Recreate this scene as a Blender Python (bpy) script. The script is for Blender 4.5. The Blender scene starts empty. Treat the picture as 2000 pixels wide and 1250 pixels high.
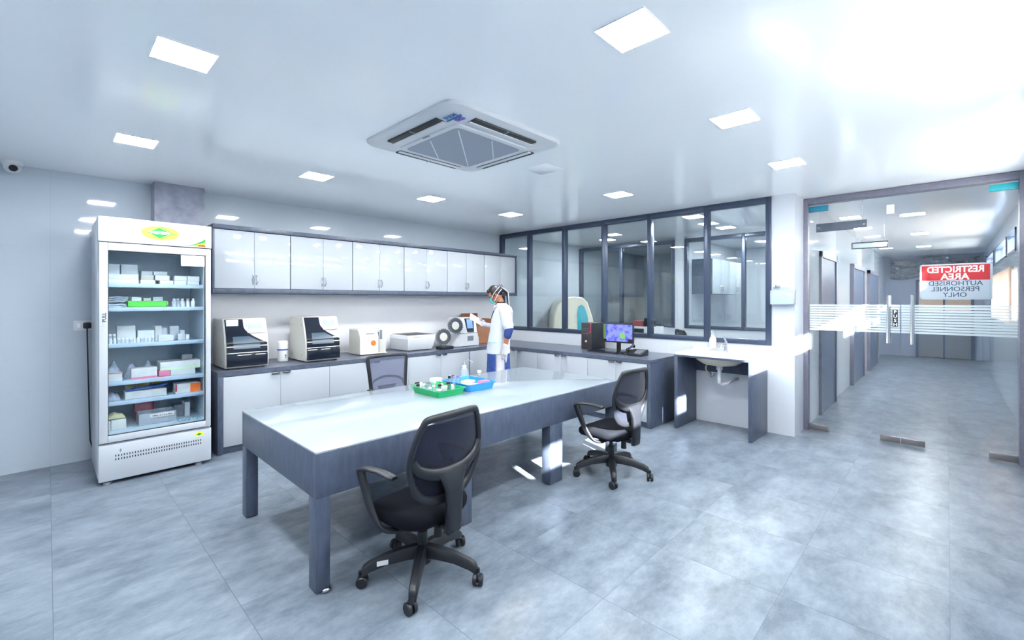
import bpy, bmesh, math, random
from mathutils import Vector, Matrix, Euler
random.seed(7)
PI = math.pi
scn = bpy.context.scene
COL = scn.collection

# ------------------------------------------------------------------ materials
def lin(v):
    v = v / 255.0
    return v / 12.92 if v <= 0.04045 else ((v + 0.055) / 1.055) ** 2.4
def C(r, g, b): return (lin(r), lin(g), lin(b), 1.0)

def mat(name, col, rough=0.5, metal=0.0, spec=0.5, emit=None, estr=0.0, trans=0.0, var=0.0, vscale=8.0, bump=0.0, bscale=60.0, coat=0.0, stretch=None):
    m = bpy.data.materials.new(name); m.use_nodes = True
    nt = m.node_tree; b = nt.nodes['Principled BSDF']
    b.inputs['Base Color'].default_value = col
    b.inputs['Roughness'].default_value = rough
    b.inputs['Metallic'].default_value = metal
    b.inputs['Specular IOR Level'].default_value = spec
    b.inputs['Transmission Weight'].default_value = trans
    b.inputs['Coat Weight'].default_value = coat
    if emit:
        b.inputs['Emission Color'].default_value = emit
        b.inputs['Emission Strength'].default_value = estr
    if var or bump:
        tc = nt.nodes.new('ShaderNodeTexCoord')
        src = tc.outputs['Object']
        if stretch:
            mp = nt.nodes.new('ShaderNodeMapping'); mp.inputs['Scale'].default_value = stretch
            nt.links.new(src, mp.inputs['Vector']); src = mp.outputs['Vector']
    if var:
        n = nt.nodes.new('ShaderNodeTexNoise'); n.inputs['Scale'].default_value = vscale; n.inputs['Detail'].default_value = 5
        r = nt.nodes.new('ShaderNodeValToRGB')
        r.color_ramp.elements[0].position = 0.32; r.color_ramp.elements[1].position = 0.68
        r.color_ramp.elements[0].color = tuple(c * (1 - var) for c in col[:3]) + (1,)
        r.color_ramp.elements[1].color = tuple(min(1, c * (1 + var)) for c in col[:3]) + (1,)
        nt.links.new(src, n.inputs['Vector']); nt.links.new(n.outputs['Fac'], r.inputs['Fac'])
        nt.links.new(r.outputs['Color'], b.inputs['Base Color'])
    if bump:
        n2 = nt.nodes.new('ShaderNodeTexNoise'); n2.inputs['Scale'].default_value = bscale
        bp = nt.nodes.new('ShaderNodeBump'); bp.inputs['Strength'].default_value = bump
        nt.links.new(src, n2.inputs['Vector']); nt.links.new(n2.outputs['Fac'], bp.inputs['Height'])
        nt.links.new(bp.outputs['Normal'], b.inputs['Normal'])
    return m

def glass(name, tint, f0=0.04, rough=0.0, body=None, bodyw=0.0):
    """clear sheet: tinted see-through plus a mirror reflection growing at grazing angles"""
    m = bpy.data.materials.new(name); m.use_nodes = True
    nt = m.node_tree; nt.nodes.clear(); N = nt.nodes.new; L = nt.links.new
    out = N('ShaderNodeOutputMaterial'); tr = N('ShaderNodeBsdfTransparent'); gl = N('ShaderNodeBsdfGlossy')
    tr.inputs['Color'].default_value = tint; gl.inputs['Roughness'].default_value = rough
    lw = N('ShaderNodeLayerWeight'); lw.inputs['Blend'].default_value = 0.5
    pw = N('ShaderNodeMath'); pw.operation = 'POWER'; pw.inputs[1].default_value = 5
    ml = N('ShaderNodeMath'); ml.operation = 'MULTIPLY_ADD'; ml.inputs[1].default_value = 1 - f0; ml.inputs[2].default_value = f0
    mx = N('ShaderNodeMixShader')
    L(lw.outputs['Facing'], pw.inputs[0]); L(pw.outputs[0], ml.inputs[0]); L(ml.outputs[0], mx.inputs[0])
    src = tr.outputs[0]
    if bodyw:
        df = N('ShaderNodeBsdfDiffuse'); df.inputs['Color'].default_value = body
        m2 = N('ShaderNodeMixShader'); m2.inputs[0].default_value = bodyw
        L(tr.outputs[0], m2.inputs[1]); L(df.outputs[0], m2.inputs[2]); src = m2.outputs[0]
    L(src, mx.inputs[1]); L(gl.outputs[0], mx.inputs[2]); L(mx.outputs[0], out.inputs[0])
    return m

def tiles(name, col, col2, grout, sx, sy, ox, oy, axes, gw, rough, var_scale, spec=0.5, stretch=(1, 1, 1), detail=6, rvar=0.0):
    """slabs with thin joints on two world axes, mottled like cement"""
    m = bpy.data.materials.new(name); m.use_nodes = True
    nt = m.node_tree; b = nt.nodes['Principled BSDF']; N = nt.nodes.new; L = nt.links.new
    b.inputs['Specular IOR Level'].default_value = spec
    g = N('ShaderNodeNewGeometry'); sp = N('ShaderNodeSeparateXYZ'); L(g.outputs['Position'], sp.inputs[0])
    def joint(axis, size, off):
        s = N('ShaderNodeMath'); s.operation = 'SUBTRACT'; s.inputs[1].default_value = off; L(sp.outputs[axis], s.inputs[0])
        d = N('ShaderNodeMath'); d.operation = 'DIVIDE'; d.inputs[1].default_value = size; L(s.outputs[0], d.inputs[0])
        f = N('ShaderNodeMath'); f.operation = 'FRACT'; L(d.outputs[0], f.inputs[0])
        c = N('ShaderNodeMath'); c.operation = 'SUBTRACT'; c.inputs[1].default_value = 0.5; L(f.outputs[0], c.inputs[0])
        a = N('ShaderNodeMath'); a.operation = 'ABSOLUTE'; L(c.outputs[0], a.inputs[0])
        t = N('ShaderNodeMath'); t.operation = 'GREATER_THAN'; t.inputs[1].default_value = 0.5 - gw / size; L(a.outputs[0], t.inputs[0])
        fl = N('ShaderNodeMath'); fl.operation = 'FLOOR'; L(d.outputs[0], fl.inputs[0])
        return t, fl
    t1, f1 = joint(axes[0], sx, ox); t2, f2 = joint(axes[1], sy, oy)
    tw = N('ShaderNodeMath'); tw.operation = 'MULTIPLY'; tw.inputs[1].default_value = 0.55; L(t2.outputs[0], tw.inputs[0])
    mxm = N('ShaderNodeMath'); mxm.operation = 'MAXIMUM'; L(t1.outputs[0], mxm.inputs[0]); L(tw.outputs[0], mxm.inputs[1])
    cb = N('ShaderNodeCombineXYZ'); L(f1.outputs[0], cb.inputs[0]); L(f2.outputs[0], cb.inputs[1])
    wn = N('ShaderNodeTexWhiteNoise'); L(cb.outputs[0], wn.inputs['Vector'])
    sc = N('ShaderNodeVectorMath'); sc.operation = 'SCALE'; sc.inputs['Scale'].default_value = 0.35; L(wn.outputs['Color'], sc.inputs[0])
    mp = N('ShaderNodeMapping'); mp.inputs['Scale'].default_value = stretch; L(g.outputs['Position'], mp.inputs['Vector'])
    ad = N('ShaderNodeVectorMath'); ad.operation = 'ADD'; L(mp.outputs[0], ad.inputs[0]); L(sc.outputs[0], ad.inputs[1])
    n = N('ShaderNodeTexNoise'); n.inputs['Scale'].default_value = var_scale; n.inputs['Detail'].default_value = detail; n.inputs['Roughness'].default_value = 0.74
    L(ad.outputs[0], n.inputs['Vector'])
    r = N('ShaderNodeValToRGB'); r.color_ramp.elements[0].position = 0.25; r.color_ramp.elements[1].position = 0.75
    r.color_ramp.elements[0].color = col; r.color_ramp.elements[1].color = col2; L(n.outputs['Fac'], r.inputs['Fac'])
    mx = N('ShaderNodeMix'); mx.data_type = 'RGBA'; L(mxm.outputs[0], mx.inputs[0]); L(r.outputs['Color'], mx.inputs[6]); mx.inputs[7].default_value = grout
    L(mx.outputs[2], b.inputs['Base Color'])
    b.inputs['Roughness'].default_value = rough
    if rvar:
        mr = N('ShaderNodeMapRange'); mr.inputs[3].default_value = rough - rvar; mr.inputs[4].default_value = rough + rvar
        L(n.outputs['Fac'], mr.inputs[0]); L(mr.outputs[0], b.inputs['Roughness'])
    return m

M = {}
M['floor'] = tiles('grey_cement_tiles', C(60, 72, 86), C(144, 155, 168), C(74, 84, 98), 0.663, 0.646, 0.02, -0.01, (0, 1), 0.0014, 0.3, 2.6, 0.4, (1.0, 1.7, 1), 13, 0.0)
M['wall'] = tiles('glossy_wall_tiles', C(177, 188, 199), C(182, 192, 203), C(167, 177, 189), 1.3, 0.66, 0.02, 0.06, (0, 2), 0.0015, 0.045, 0.6)
M['wally'] = tiles('glossy_wall_tiles_side', C(198, 203, 211), C(203, 208, 216), C(187, 192, 201), 1.3, 0.66, 0.16, 0.34, (1, 2), 0.0015, 0.05, 0.6)
M['ceiling'] = mat('satin_ceiling_panel', C(246, 248, 250), 0.15, spec=0.45)
M['dark'] = mat('slate_laminate', C(72, 81, 100), 0.36, var=0.16, vscale=26, stretch=(1, 1, .35))
M['darktop'] = mat('slate_worktop', C(80, 88, 104), 0.28, var=0.18, vscale=18)
M['column'] = mat('grey_stone_laminate', C(132, 136, 152), 0.4, var=0.2, vscale=9)
M['frame'] = mat('slate_aluminium', C(58, 70, 92), 0.33, metal=0.25)
M['doorframe'] = mat('slate_door_frame', C(112, 112, 128), 0.4, var=0.08, vscale=30)
M['white'] = mat('white_gloss_laminate', C(172, 178, 185), 0.008)
M['whitetop'] = mat('white_gloss_tabletop', C(157, 168, 177), 0.085)
M['plastic'] = mat('white_plastic', C(206, 209, 213), 0.35)
M['cream'] = mat('cream_plastic', C(198, 198, 191), 0.42)
M['enamel'] = mat('white_enamel', C(184, 190, 197), 0.2)
M['greyplastic'] = mat('grey_plastic', C(120, 126, 136), 0.45)
M['darkplastic'] = mat('black_plastic', C(24, 27, 34), 0.42, bump=0.05, bscale=200)
M['black'] = mat('black_gloss', C(16, 18, 26), 0.06)
M['smoke'] = mat('smoked_window', C(26, 32, 44), 0.05)
M['smoke2'] = mat('smoked_window_inside', C(70, 88, 104), 0.2)
M['fabric'] = mat('black_fabric', C(12, 15, 23), 0.9, spec=0.15, bump=0.25, bscale=400)
M['steel'] = mat('brushed_steel', C(190, 192, 196), 0.25, metal=1)
M['chrome'] = mat('chrome', C(220, 222, 226), 0.1, metal=1)
M['brass'] = mat('patch_metal', C(128, 124, 126), 0.35, metal=0.6)
M['diffuser'] = mat('lit_diffuser', C(250, 250, 252), 0.5, emit=(0.965, 0.99, 1.0, 1), estr=40)
M['trimwhite'] = mat('white_trim', C(236, 238, 242), 0.4)
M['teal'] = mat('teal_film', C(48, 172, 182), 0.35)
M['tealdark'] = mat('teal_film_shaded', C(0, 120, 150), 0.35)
M['glass'] = glass('partition_glass', (0.955, 0.985, 0.988, 1), 0.055)
M['doorglass'] = glass('door_glass', (0.972, 0.99, 0.986, 1), 0.03)
M['fridgeglass'] = glass('fridge_glass', (0.95, 0.975, 0.99, 1), 0.045)
M['frost'] = glass('frosted_strip', (0.9, 0.95, 0.95, 1), 0.04, 0.2, C(226, 236, 238), 0.62)
M['clear'] = glass('clear_plastic', (0.9, 0.93, 0.96, 1), 0.05, 0.05, C(220, 228, 238), 0.35)
M['mesh'] = glass('mesh_fabric', (0.62, 0.62, 0.68, 1), 0.01, 0.6, C(40, 44, 58), 0.62)
M['mesh2'] = glass('pale_mesh_fabric', (0.85, 0.86, 0.92, 1), 0.01, 0.6, C(120, 126, 150), 0.45)
M['red'] = mat('sign_red', C(196, 22, 32), 0.4)
M['signwhite'] = mat('sign_white', C(184, 191, 203), 0.4)
M['inkblue'] = mat('ink_navy', C(44, 54, 84), 0.5)
M['ink'] = mat('ink_black', C(26, 28, 34), 0.5)
M['yellow'] = mat('logo_yellow', C(244, 236, 70), 0.4)
M['green'] = mat('logo_green', C(0, 140, 62), 0.4)
M['brown'] = mat('logo_brown', C(110, 64, 44), 0.4)
M['amber'] = mat('logo_amber', C(240, 196, 40), 0.4)
M['traygreen'] = mat('green_tray_plastic', C(20, 168, 104), 0.35)
M['trayblue'] = mat('blue_tray_plastic', C(52, 152, 226), 0.35)
M['binlime'] = mat('lime_bin_plastic', C(70, 200, 50), 0.4)
M['fridgein'] = mat('fridge_liner', C(190, 210, 222), 0.4)
M['shelf'] = mat('shelf_blue_white', C(172, 194, 212), 0.35)
M['carton'] = mat('white_carton', C(202, 207, 207), 0.6, var=0.05, vscale=14)
M['carton2'] = mat('grey_white_carton', C(200, 208, 214), 0.6, var=0.06, vscale=14)
M['carton3'] = mat('striped_grey_carton', C(178, 178, 170), 0.6, var=0.12, vscale=20, stretch=(.2, .2, 6))
M['pouch'] = mat('clear_grey_pouch', C(176, 188, 204), 0.25, var=0.25, vscale=22)
M['kraft'] = mat('brown_cardboard', C(152, 106, 78), 0.8, var=0.06, vscale=10)
M['kraftin'] = mat('brown_cardboard_inside', C(126, 84, 60), 0.85)
M['orange'] = mat('orange_print', C(244, 118, 36), 0.5)
M['crimson'] = mat('crimson_print', C(176, 40, 84), 0.5)
M['pink'] = mat('pink_print', C(214, 120, 150), 0.5)
M['blueprint'] = mat('blue_print', C(36, 96, 180), 0.5)
M['royal'] = mat('royal_blue_plastic', C(30, 60, 170), 0.4)
M['lightgreen'] = mat('pale_green_print', C(190, 224, 186), 0.5)
M['yellowcap'] = mat('yellow_plastic', C(240, 206, 40), 0.4)
M['skin'] = mat('brown_skin', C(164, 105, 78), 0.5, var=0.05, vscale=12)
M['hair'] = mat('black_hair', C(17, 14, 17), 0.45, bump=0.4, bscale=90)
M['coat'] = mat('white_coat_cloth', C(208, 213, 221), 0.8, bump=0.35, bscale=14)
M['navy'] = mat('navy_cloth', C(46, 74, 142), 0.8, var=0.35, vscale=30)
M['navyplain'] = mat('navy_sleeve', C(48, 70, 136), 0.8)
M['whitecloth'] = mat('white_cloth', C(214, 212, 220), 0.8)
M['glove'] = mat('white_glove', C(212, 208, 212), 0.6)
M['mask'] = mat('turquoise_mask', C(86, 192, 190), 0.7)
M['eye'] = mat('dark_eye', C(24, 18, 16), 0.15)
M['shoe'] = mat('dark_shoe', C(40, 38, 42), 0.5)
M['soapliquid'] = mat('peach_soap', C(240, 206, 176), 0.25)
M['ceramic'] = mat('white_ceramic', C(214, 218, 222), 0.08)
M['bowl'] = mat('cream_ceramic', C(216, 206, 188), 0.2)
M['handleteal'] = mat('teal_panel', C(22, 170, 186), 0.35)
M['doordark'] = mat('dark_blue_door', C(74, 90, 116), 0.3)
M['corrwall'] = mat('grey_blue_wall', C(150, 160, 182), 0.12)
M['foil'] = glass('crinkled_plastic_sheet', (0.84, 0.87, 0.9, 1), 0.25, 0.1, C(150, 156, 164), 0.3)
M['beige'] = mat('warm_blind', C(214, 186, 166), 0.7)
M['lcd'] = mat('pale_lcd', C(150, 156, 178), 0.15, emit=C(176, 184, 206), estr=0.05)
M['lcdblue'] = mat('blue_lcd', C(90, 120, 220), 0.2, emit=C(96, 128, 236), estr=0.25)
M['paper'] = mat('white_paper', C(216, 218, 220), 0.7)
M['ringgrey'] = mat('dark_grey_ring', C(58, 63, 72), 0.35)
M['dust'] = mat('worn_grey_plastic', C(70, 72, 78), 0.7, var=0.5, vscale=30)

def screen_mat():
    m = bpy.data.materials.new('monitor_picture'); m.use_nodes = True
    nt = m.node_tree; b = nt.nodes['Principled BSDF']; N = nt.nodes.new; L = nt.links.new
    tc = N('ShaderNodeTexCoord'); n = N('ShaderNodeTexNoise'); n.inputs['Scale'].default_value = 13; n.inputs['Detail'].default_value = 3
    L(tc.outputs['Object'], n.inputs['Vector'])
    r = N('ShaderNodeValToRGB'); e = r.color_ramp.elements
    e[0].position = 0.3; e[0].color = C(44, 56, 150); e[1].position = 0.44; e[1].color = C(96, 104, 216)
    for p, c in ((0.54, C(142, 146, 234)), (0.64, C(120, 150, 226)), (0.70, C(104, 170, 120))):
        x = e.new(p); x.color = c
    L(n.outputs['Fac'], r.inputs['Fac']); L(r.outputs['Color'], b.inputs['Emission Color'])
    b.inputs['Emission Strength'].default_value = 0.28; b.inputs['Base Color'].default_value = (0.01, 0.01, 0.02, 1); b.inputs['Roughness'].default_value = 0.2
    return m
M['screen'] = screen_mat()
M['screengreen'] = mat('monitor_green_strip', C(20, 30, 10), 0.2, emit=C(96, 132, 70), estr=0.25)
M['screenlime'] = mat('monitor_lime_patch', C(20, 30, 10), 0.2, emit=C(124, 190, 120), estr=0.28)

# ------------------------------------------------------------------ mesh builder
class MB:
    def __init__(s): s.bm = bmesh.new()
    def box(s, x0, y0, z0, x1, y1, z1, bev=0.0, seg=2, mtx=None, mi=0):
        r = bmesh.ops.create_cube(s.bm, size=1.0); vs = r['verts']
        c = Vector(((x0 + x1) / 2, (y0 + y1) / 2, (z0 + z1) / 2)); d = (abs(x1 - x0), abs(y1 - y0), abs(z1 - z0))
        for v in vs: v.co = Vector((v.co.x * d[0], v.co.y * d[1], v.co.z * d[2])) + c
        if bev:
            es = list({e for v in vs for e in v.link_edges})
            rr = bmesh.ops.bevel(s.bm, geom=es, offset=min(bev, min(d) * 0.49), segments=seg, affect='EDGES', profile=0.5)
            vs = list({v for f in rr['faces'] for v in f.verts} | {v for v in vs if v.is_valid})
        if mtx is not None:
            for v in vs: v.co = mtx @ v.co
        if mi:
            for f in {f for v in vs for f in v.link_faces}: f.material_index = mi
        return s
    def rings(s, rings, cap=True, closed=True, loop=False):
        V = [[s.bm.verts.new(p) for p in r] for r in rings]
        n = len(V[0]); k = len(V)
        for i in range(k if loop else k - 1):
            a, b = V[i], V[(i + 1) % k]
            for j in range(n if closed else n - 1):
                q = (j + 1) % n
                try: s.bm.faces.new((a[j], a[q], b[q], b[j]))
                except ValueError: pass
        if cap and not loop and closed:
            s.bm.faces.new(list(reversed(V[0]))); s.bm.faces.new(V[-1])
        return s
    def cyl(s, p0, p1, r0, r1=None, n=20, cap=True):
        p0 = Vector(p0); p1 = Vector(p1); r1 = r0 if r1 is None else r1
        d = (p1 - p0).normalized(); u = d.orthogonal().normalized(); w = d.cross(u)
        R = []
        for p, r in ((p0, r0), (p1, r1)):
            R.append([p + (u * math.cos(t) + w * math.sin(t)) * r for t in (2 * PI * i / n for i in range(n))])
        return s.rings(R, cap)
    def lathe(s, prof, c=(0, 0, 0), n=24, cap=True, mtx=None):
        R = []
        for r, z in prof:
            ring = [Vector((c[0] + r * math.cos(2 * PI * i / n), c[1] + r * math.sin(2 * PI * i / n), c[2] + z)) for i in range(n)]
            R.append([mtx @ p for p in ring] if mtx is not None else ring)
        return s.rings(R, cap)
    def tube(s, pts, rad, n=10, loop=False, flat=None, up=None):
        pts = [Vector(p) for p in pts]; k = len(pts); R = []
        prev = None
        for i, p in enumerate(pts):
            a = pts[(i - 1) % k] if (loop or i > 0) else p
            b = pts[(i + 1) % k] if (loop or i < k - 1) else p
            d = (b - a).normalized()
            if up is not None: u = Vector(up) - d * d.dot(Vector(up))
            elif prev is None: u = d.orthogonal()
            else: u = prev - d * d.dot(prev)
            u.normalize(); prev = u; w = d.cross(u)
            r = rad[i] if isinstance(rad, (list, tuple)) else rad
            fu, fw = flat[i] if isinstance(flat, list) else (flat or (1, 1))
            R.append([p + u * math.cos(t) * r * fu + w * math.sin(t) * r * fw for t in (2 * PI * (j + .5) / n for j in range(n))])
        return s.rings(R, True, True, loop)
    def prism(s, poly, axis, a, b, mi=0):
        def P(u, v, t): return {'x': (t, u, v), 'y': (u, t, v), 'z': (u, v, t)}[axis]
        A = [s.bm.verts.new(P(u, v, a)) for u, v in poly]; B = [s.bm.verts.new(P(u, v, b)) for u, v in poly]
        n = len(poly); fs = [s.bm.faces.new(A), s.bm.faces.new(list(reversed(B)))]
        for i in range(n): fs.append(s.bm.faces.new((A[i], B[i], B[(i + 1) % n], A[(i + 1) % n])))
        for f in fs: f.material_index = mi
        return s
    def sphere(s, c, r, sc=(1, 1, 1), n=16, mtx=None):
        rr = bmesh.ops.create_uvsphere(s.bm, u_segments=n, v_segments=max(6, n // 2 + 2), radius=r)
        for v in rr['verts']:
            p = Vector((v.co.x * sc[0], v.co.y * sc[1], v.co.z * sc[2]))
            if mtx is not None: p = mtx @ p
            v.co = p + Vector(c)
        return s
    def capsule(s, a, b, r0, r1, n=14):
        a = Vector(a); b = Vector(b); d = b - a; L = d.length
        d.normalize(); u = d.orthogonal().normalized(); w = d.cross(u); R = []
        st = [(-1, .25), (-.75, .66), (-.4, .92)]
        seq = [(a + d * r0 * t, r0 * q) for t, q in st] + [(a, r0), (a.lerp(b, .5), (r0 + r1) / 2), (b, r1)] + [(b - d * r1 * t, r1 * q) for t, q in reversed(st)]
        for p, r in seq: R.append([p + (u * math.cos(t) + w * math.sin(t)) * r for t in (2 * PI * i / n for i in range(n))])
        return s.rings(R)
    def sheet(s, fn, nu, nv, th=0.0):
        V = [[s.bm.verts.new(fn(i / nu, j / nv)) for j in range(nv + 1)] for i in range(nu + 1)]
        for i in range(nu):
            for j in range(nv): s.bm.faces.new((V[i][j], V[i + 1][j], V[i + 1][j + 1], V[i][j + 1]))
        if th:
            bmesh.ops.recalc_face_normals(s.bm, faces=s.bm.faces)
            bmesh.ops.solidify(s.bm, geom=s.bm.faces[:], thickness=th)
        return s

def put(name, mb, material, parent=None, loc=None, smooth=True, angle=35, recalc=True):
    me = bpy.data.meshes.new(name)
    if recalc: bmesh.ops.recalc_face_normals(mb.bm, faces=mb.bm.faces)
    mb.bm.to_mesh(me); mb.bm.free()
    if smooth:
        for p in me.polygons: p.use_smooth = True
        me.set_sharp_from_angle(angle=math.radians(angle))
    for mm in (material if isinstance(material, list) else [material]): me.materials.append(mm)
    o = bpy.data.objects.new(name, me); COL.objects.link(o)
    if parent: o.parent = parent
    if loc: o.location = loc
    return o
def B(name, x0, y0, z0, x1, y1, z1, material, parent=None, bev=0.0, **k):
    return put(name, MB().box(x0, y0, z0, x1, y1, z1, bev), material, parent, **k)
def tag(o, label, cat, group=None):
    o['label'] = label; o['category'] = cat
    if group: o['group'] = group
    return o
def thing(name, label, cat, loc=(0, 0, 0), rz=0.0, group=None):
    o = bpy.data.objects.new(name, None); COL.objects.link(o); o.empty_display_size = 0.1
    o.location = loc; o.rotation_euler = (0, 0, rz)
    return tag(o, label, cat, group)
def struct(o, label=None, cat=None):
    o['kind'] = 'structure'
    if label: o['label'] = label
    if cat: o['category'] = cat
    return o
def sroot(name, label=None, cat=None):
    o = bpy.data.objects.new(name, None); COL.objects.link(o); return struct(o, label, cat)
def copytree(o, parent=None):
    c = o.copy(); COL.objects.link(c)
    if parent: c.parent = parent
    for ch in list(o.children): copytree(ch, c)
    return c
TXN = {'-y': Matrix(((1, 0, 0, 0), (0, 0, -1, 0), (0, 1, 0, 0), (0, 0, 0, 1))),      # seen from -Y
       '-x': Matrix(((0, 0, -1, 0), (-1, 0, 0, 0), (0, 1, 0, 0), (0, 0, 0, 1))),     # seen from -X
       '+x': Matrix(((0, 0, 1, 0), (1, 0, 0, 0), (0, 1, 0, 0), (0, 0, 0, 1))),       # seen from +X
       '-z': Matrix(((1, 0, 0, 0), (0, -1, 0, 0), (0, 0, -1, 0), (0, 0, 0, 1)))}
def text(name, s, size, side, loc, material, parent=None, bold=0.0, depth=0.0006, sx=1.0, rot=0.0, spin=None, line=1.0):
    cu = bpy.data.curves.new(name, 'FONT'); cu.body = s; cu.size = size; cu.align_x = 'CENTER'; cu.align_y = 'CENTER'
    cu.extrude = depth; cu.offset = bold; cu.resolution_u = 3; cu.space_line = line
    t = bpy.data.objects.new(name + '_curve', cu); COL.objects.link(t)
    dg = bpy.context.evaluated_depsgraph_get()
    me = bpy.data.meshes.new_from_object(t.evaluated_get(dg)); me.name = name
    bpy.data.objects.remove(t); bpy.data.curves.remove(cu)
    mt = Matrix.Translation(loc)
    if spin is not None: mt = mt @ Matrix.Rotation(spin, 4, 'Z')
    mt = mt @ TXN[side] @ Matrix.Rotation(rot, 4, 'Z') @ Matrix.Diagonal((sx, 1, 1, 1))
    me.transform(mt); me.materials.clear(); me.materials.append(material)
    o = bpy.data.objects.new(name, me); COL.objects.link(o)
    if parent: o.parent = parent
    return o
ORD = ['first', 'second', 'third', 'fourth', 'fifth', 'sixth', 'seventh', 'eighth', 'ninth', 'tenth', 'eleventh', 'twelfth', 'thirteenth', 'fourteenth']

# ------------------------------------------------------------------ dimensions (metres, camera over the origin)
H = 2.76; XR = 5.88; YB = 6.0; YO = -0.64; XL = -2.0; XD = 6.37
ZT_ = .826; X2 = 8.40; X3 = 11.4; XE = 16.6; YC = 1.27

# ------------------------------------------------------------------ setting
struct(B('floor', XL - .1, YO - .1, -.1, XE + .2, YB + .1, 0, M['floor'], smooth=False))
struct(B('ceiling', XL - .1, YO - .1, H, XE + .2, YB + .1, H + .1, M['ceiling'], smooth=False))
struct(B('wall_back', XL - .1, YB, 0, X3 + .1, YB + .1, H, M['wall'], smooth=False))
struct(B('wall_left', XL - .1, YO, 0, XL, YB, H, M['wally'], smooth=False))
struct(B('column', .757, 5.79, 0, 1.187, YB, H, M['column'], bev=.004))
# wall with the long glazed partition, then the return to the door
w = MB(); w.box(XR, YC - .03, 0, XR + .1, YB, 1.018); w.box(XR, YC - .03, 1.018, XR + .1, 1.473, H); w.box(XR + .1, YC - .03, 0, X2, YC + .07, H)
struct(put('wall_right', w, M['wally'], smooth=False))
# outer wall with high strip windows
w = MB(); WZ0, WZ1 = 2.19, 2.50
opens = [(1.79, 3.70), (4.25, 6.15), (8.74, 9.72), (10.0, 12.0), (12.6, 14.6)]
CW = (8.9, 12.4, 1.28, 1.95)
struct(B('added_backsplash_1', 1.19, YB - .006, ZT_, 5.875, YB, 1.62, mat('lightened_backsplash', C(226, 226, 231), .12, var=.01, vscale=1), smooth=False))  # added panel, coloured paler than the wall to offset the wall cabinets' shade
w.box(XL - .1, YO - .1, 0, XE, YO, CW[2]); w.box(XL - .1, YO - .1, CW[2], CW[0], YO, CW[3]); w.box(CW[1], YO - .1, CW[2], XE, YO, CW[3]); w.box(XL - .1, YO - .1, CW[3], XE, YO, WZ0); w.box(XL - .1, YO - .1, WZ1, XE, YO, H)
xs = XL - .1
for a, b in opens:
    w.box(xs, YO - .1, WZ0, a, YO, WZ1); xs = b
w.box(xs, YO - .1, WZ0, XE, YO, WZ1)
struct(put('wall_outer', w, M['wall'], smooth=False))
for i, (a, b) in enumerate(opens):
    r = sroot('window_%d' % (i + 4))
    f = MB()
    f.box(a, YO - .08, WZ0, b, YO + .01, WZ0 + .03); f.box(a, YO - .08, WZ1 - .03, b, YO + .01, WZ1)
    f.box(a, YO - .08, WZ0, a + .03, YO + .01, WZ1); f.box(b - .03, YO - .08, WZ0, b, YO + .01, WZ1)
    put('frame', f, M['frame'], r)
    B('pane', a + .02, YO - .05, WZ0 + .02, b - .02, YO - .045, WZ1 - .02, M['doorglass'], r)

cm_ = bpy.data.materials.new('thin_curtain_cloth'); cm_.use_nodes = True
nt_ = cm_.node_tree; nt_.nodes.clear(); o_ = nt_.nodes.new('ShaderNodeOutputMaterial'); t_ = nt_.nodes.new('ShaderNodeBsdfTranslucent'); d_ = nt_.nodes.new('ShaderNodeBsdfDiffuse'); x_ = nt_.nodes.new('ShaderNodeMixShader')
t_.inputs[0].default_value = C(190, 174, 162); d_.inputs[0].default_value = C(190, 174, 164); nt_.links.new(t_.outputs[0], x_.inputs[1]); nt_.links.new(d_.outputs[0], x_.inputs[2]); x_.inputs[0].default_value = .5; nt_.links.new(x_.outputs[0], o_.inputs[0])
r = sroot('window_9'); f = MB(); f.box(CW[0], YO - .09, CW[2], CW[1], YO - .04, CW[2] + .03); f.box(CW[0], YO - .09, CW[3] - .03, CW[1], YO - .04, CW[3]); f.box(CW[0], YO - .09, CW[2], CW[0] + .03, YO - .04, CW[3]); f.box(CW[1] - .03, YO - .09, CW[2], CW[1], YO - .04, CW[3])
put('frame', f, M['frame'], r); B('pane', CW[0] + .02, YO - .07, CW[2] + .02, CW[1] - .02, YO - .065, CW[3] - .02, M['doorglass'], r)
tag(put('curtain', MB().sheet(lambda u, v: (CW[0] - .05 + (CW[1] - CW[0] + .1) * u, YO + .03 + .018 * math.sin(u * 150) + .008 * math.sin(u * 57), CW[3] + .04 - (CW[3] - CW[2] + .1) * v), 240, 2, .002), cm_), 'pale pleated curtain on the low window of the corridor right wall', 'curtain')

def partition(name, X, ys, z0, z1, fw=.06, fd=.09):
    r = sroot(name)
    f = MB(); y0, y1 = min(ys), max(ys)
    f.box(X - .015, y0, z0, X + fd - .015, y1, z0 + fw, .004); f.box(X - .015, y0, z1 - fw * 1.2, X + fd - .015, y1, z1, .004)
    put('frame_rail', f, M['frame'], r)
    for i, y in enumerate(ys):
        a, b = (y, y + fw) if i == 0 else ((y - fw, y) if i == len(ys) - 1 else (y - fw / 2, y + fw / 2))
        B('mullion', X - .02, a, z0 + .01, X + fd - .02, b, z1 - .01, M['frame'], r, bev=.004)
    for a, b in zip(ys[:-1], ys[1:]):
        B('pane', X + .03, a + .01, z0 + .03, X + .036, b - .01, z1 - .03, M['glass'], r)
    return r
partition('window_1', XR, [1.473, 2.218, 3.0, 3.752, 4.506, 5.277, 5.995], 1.018, H)
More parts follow.
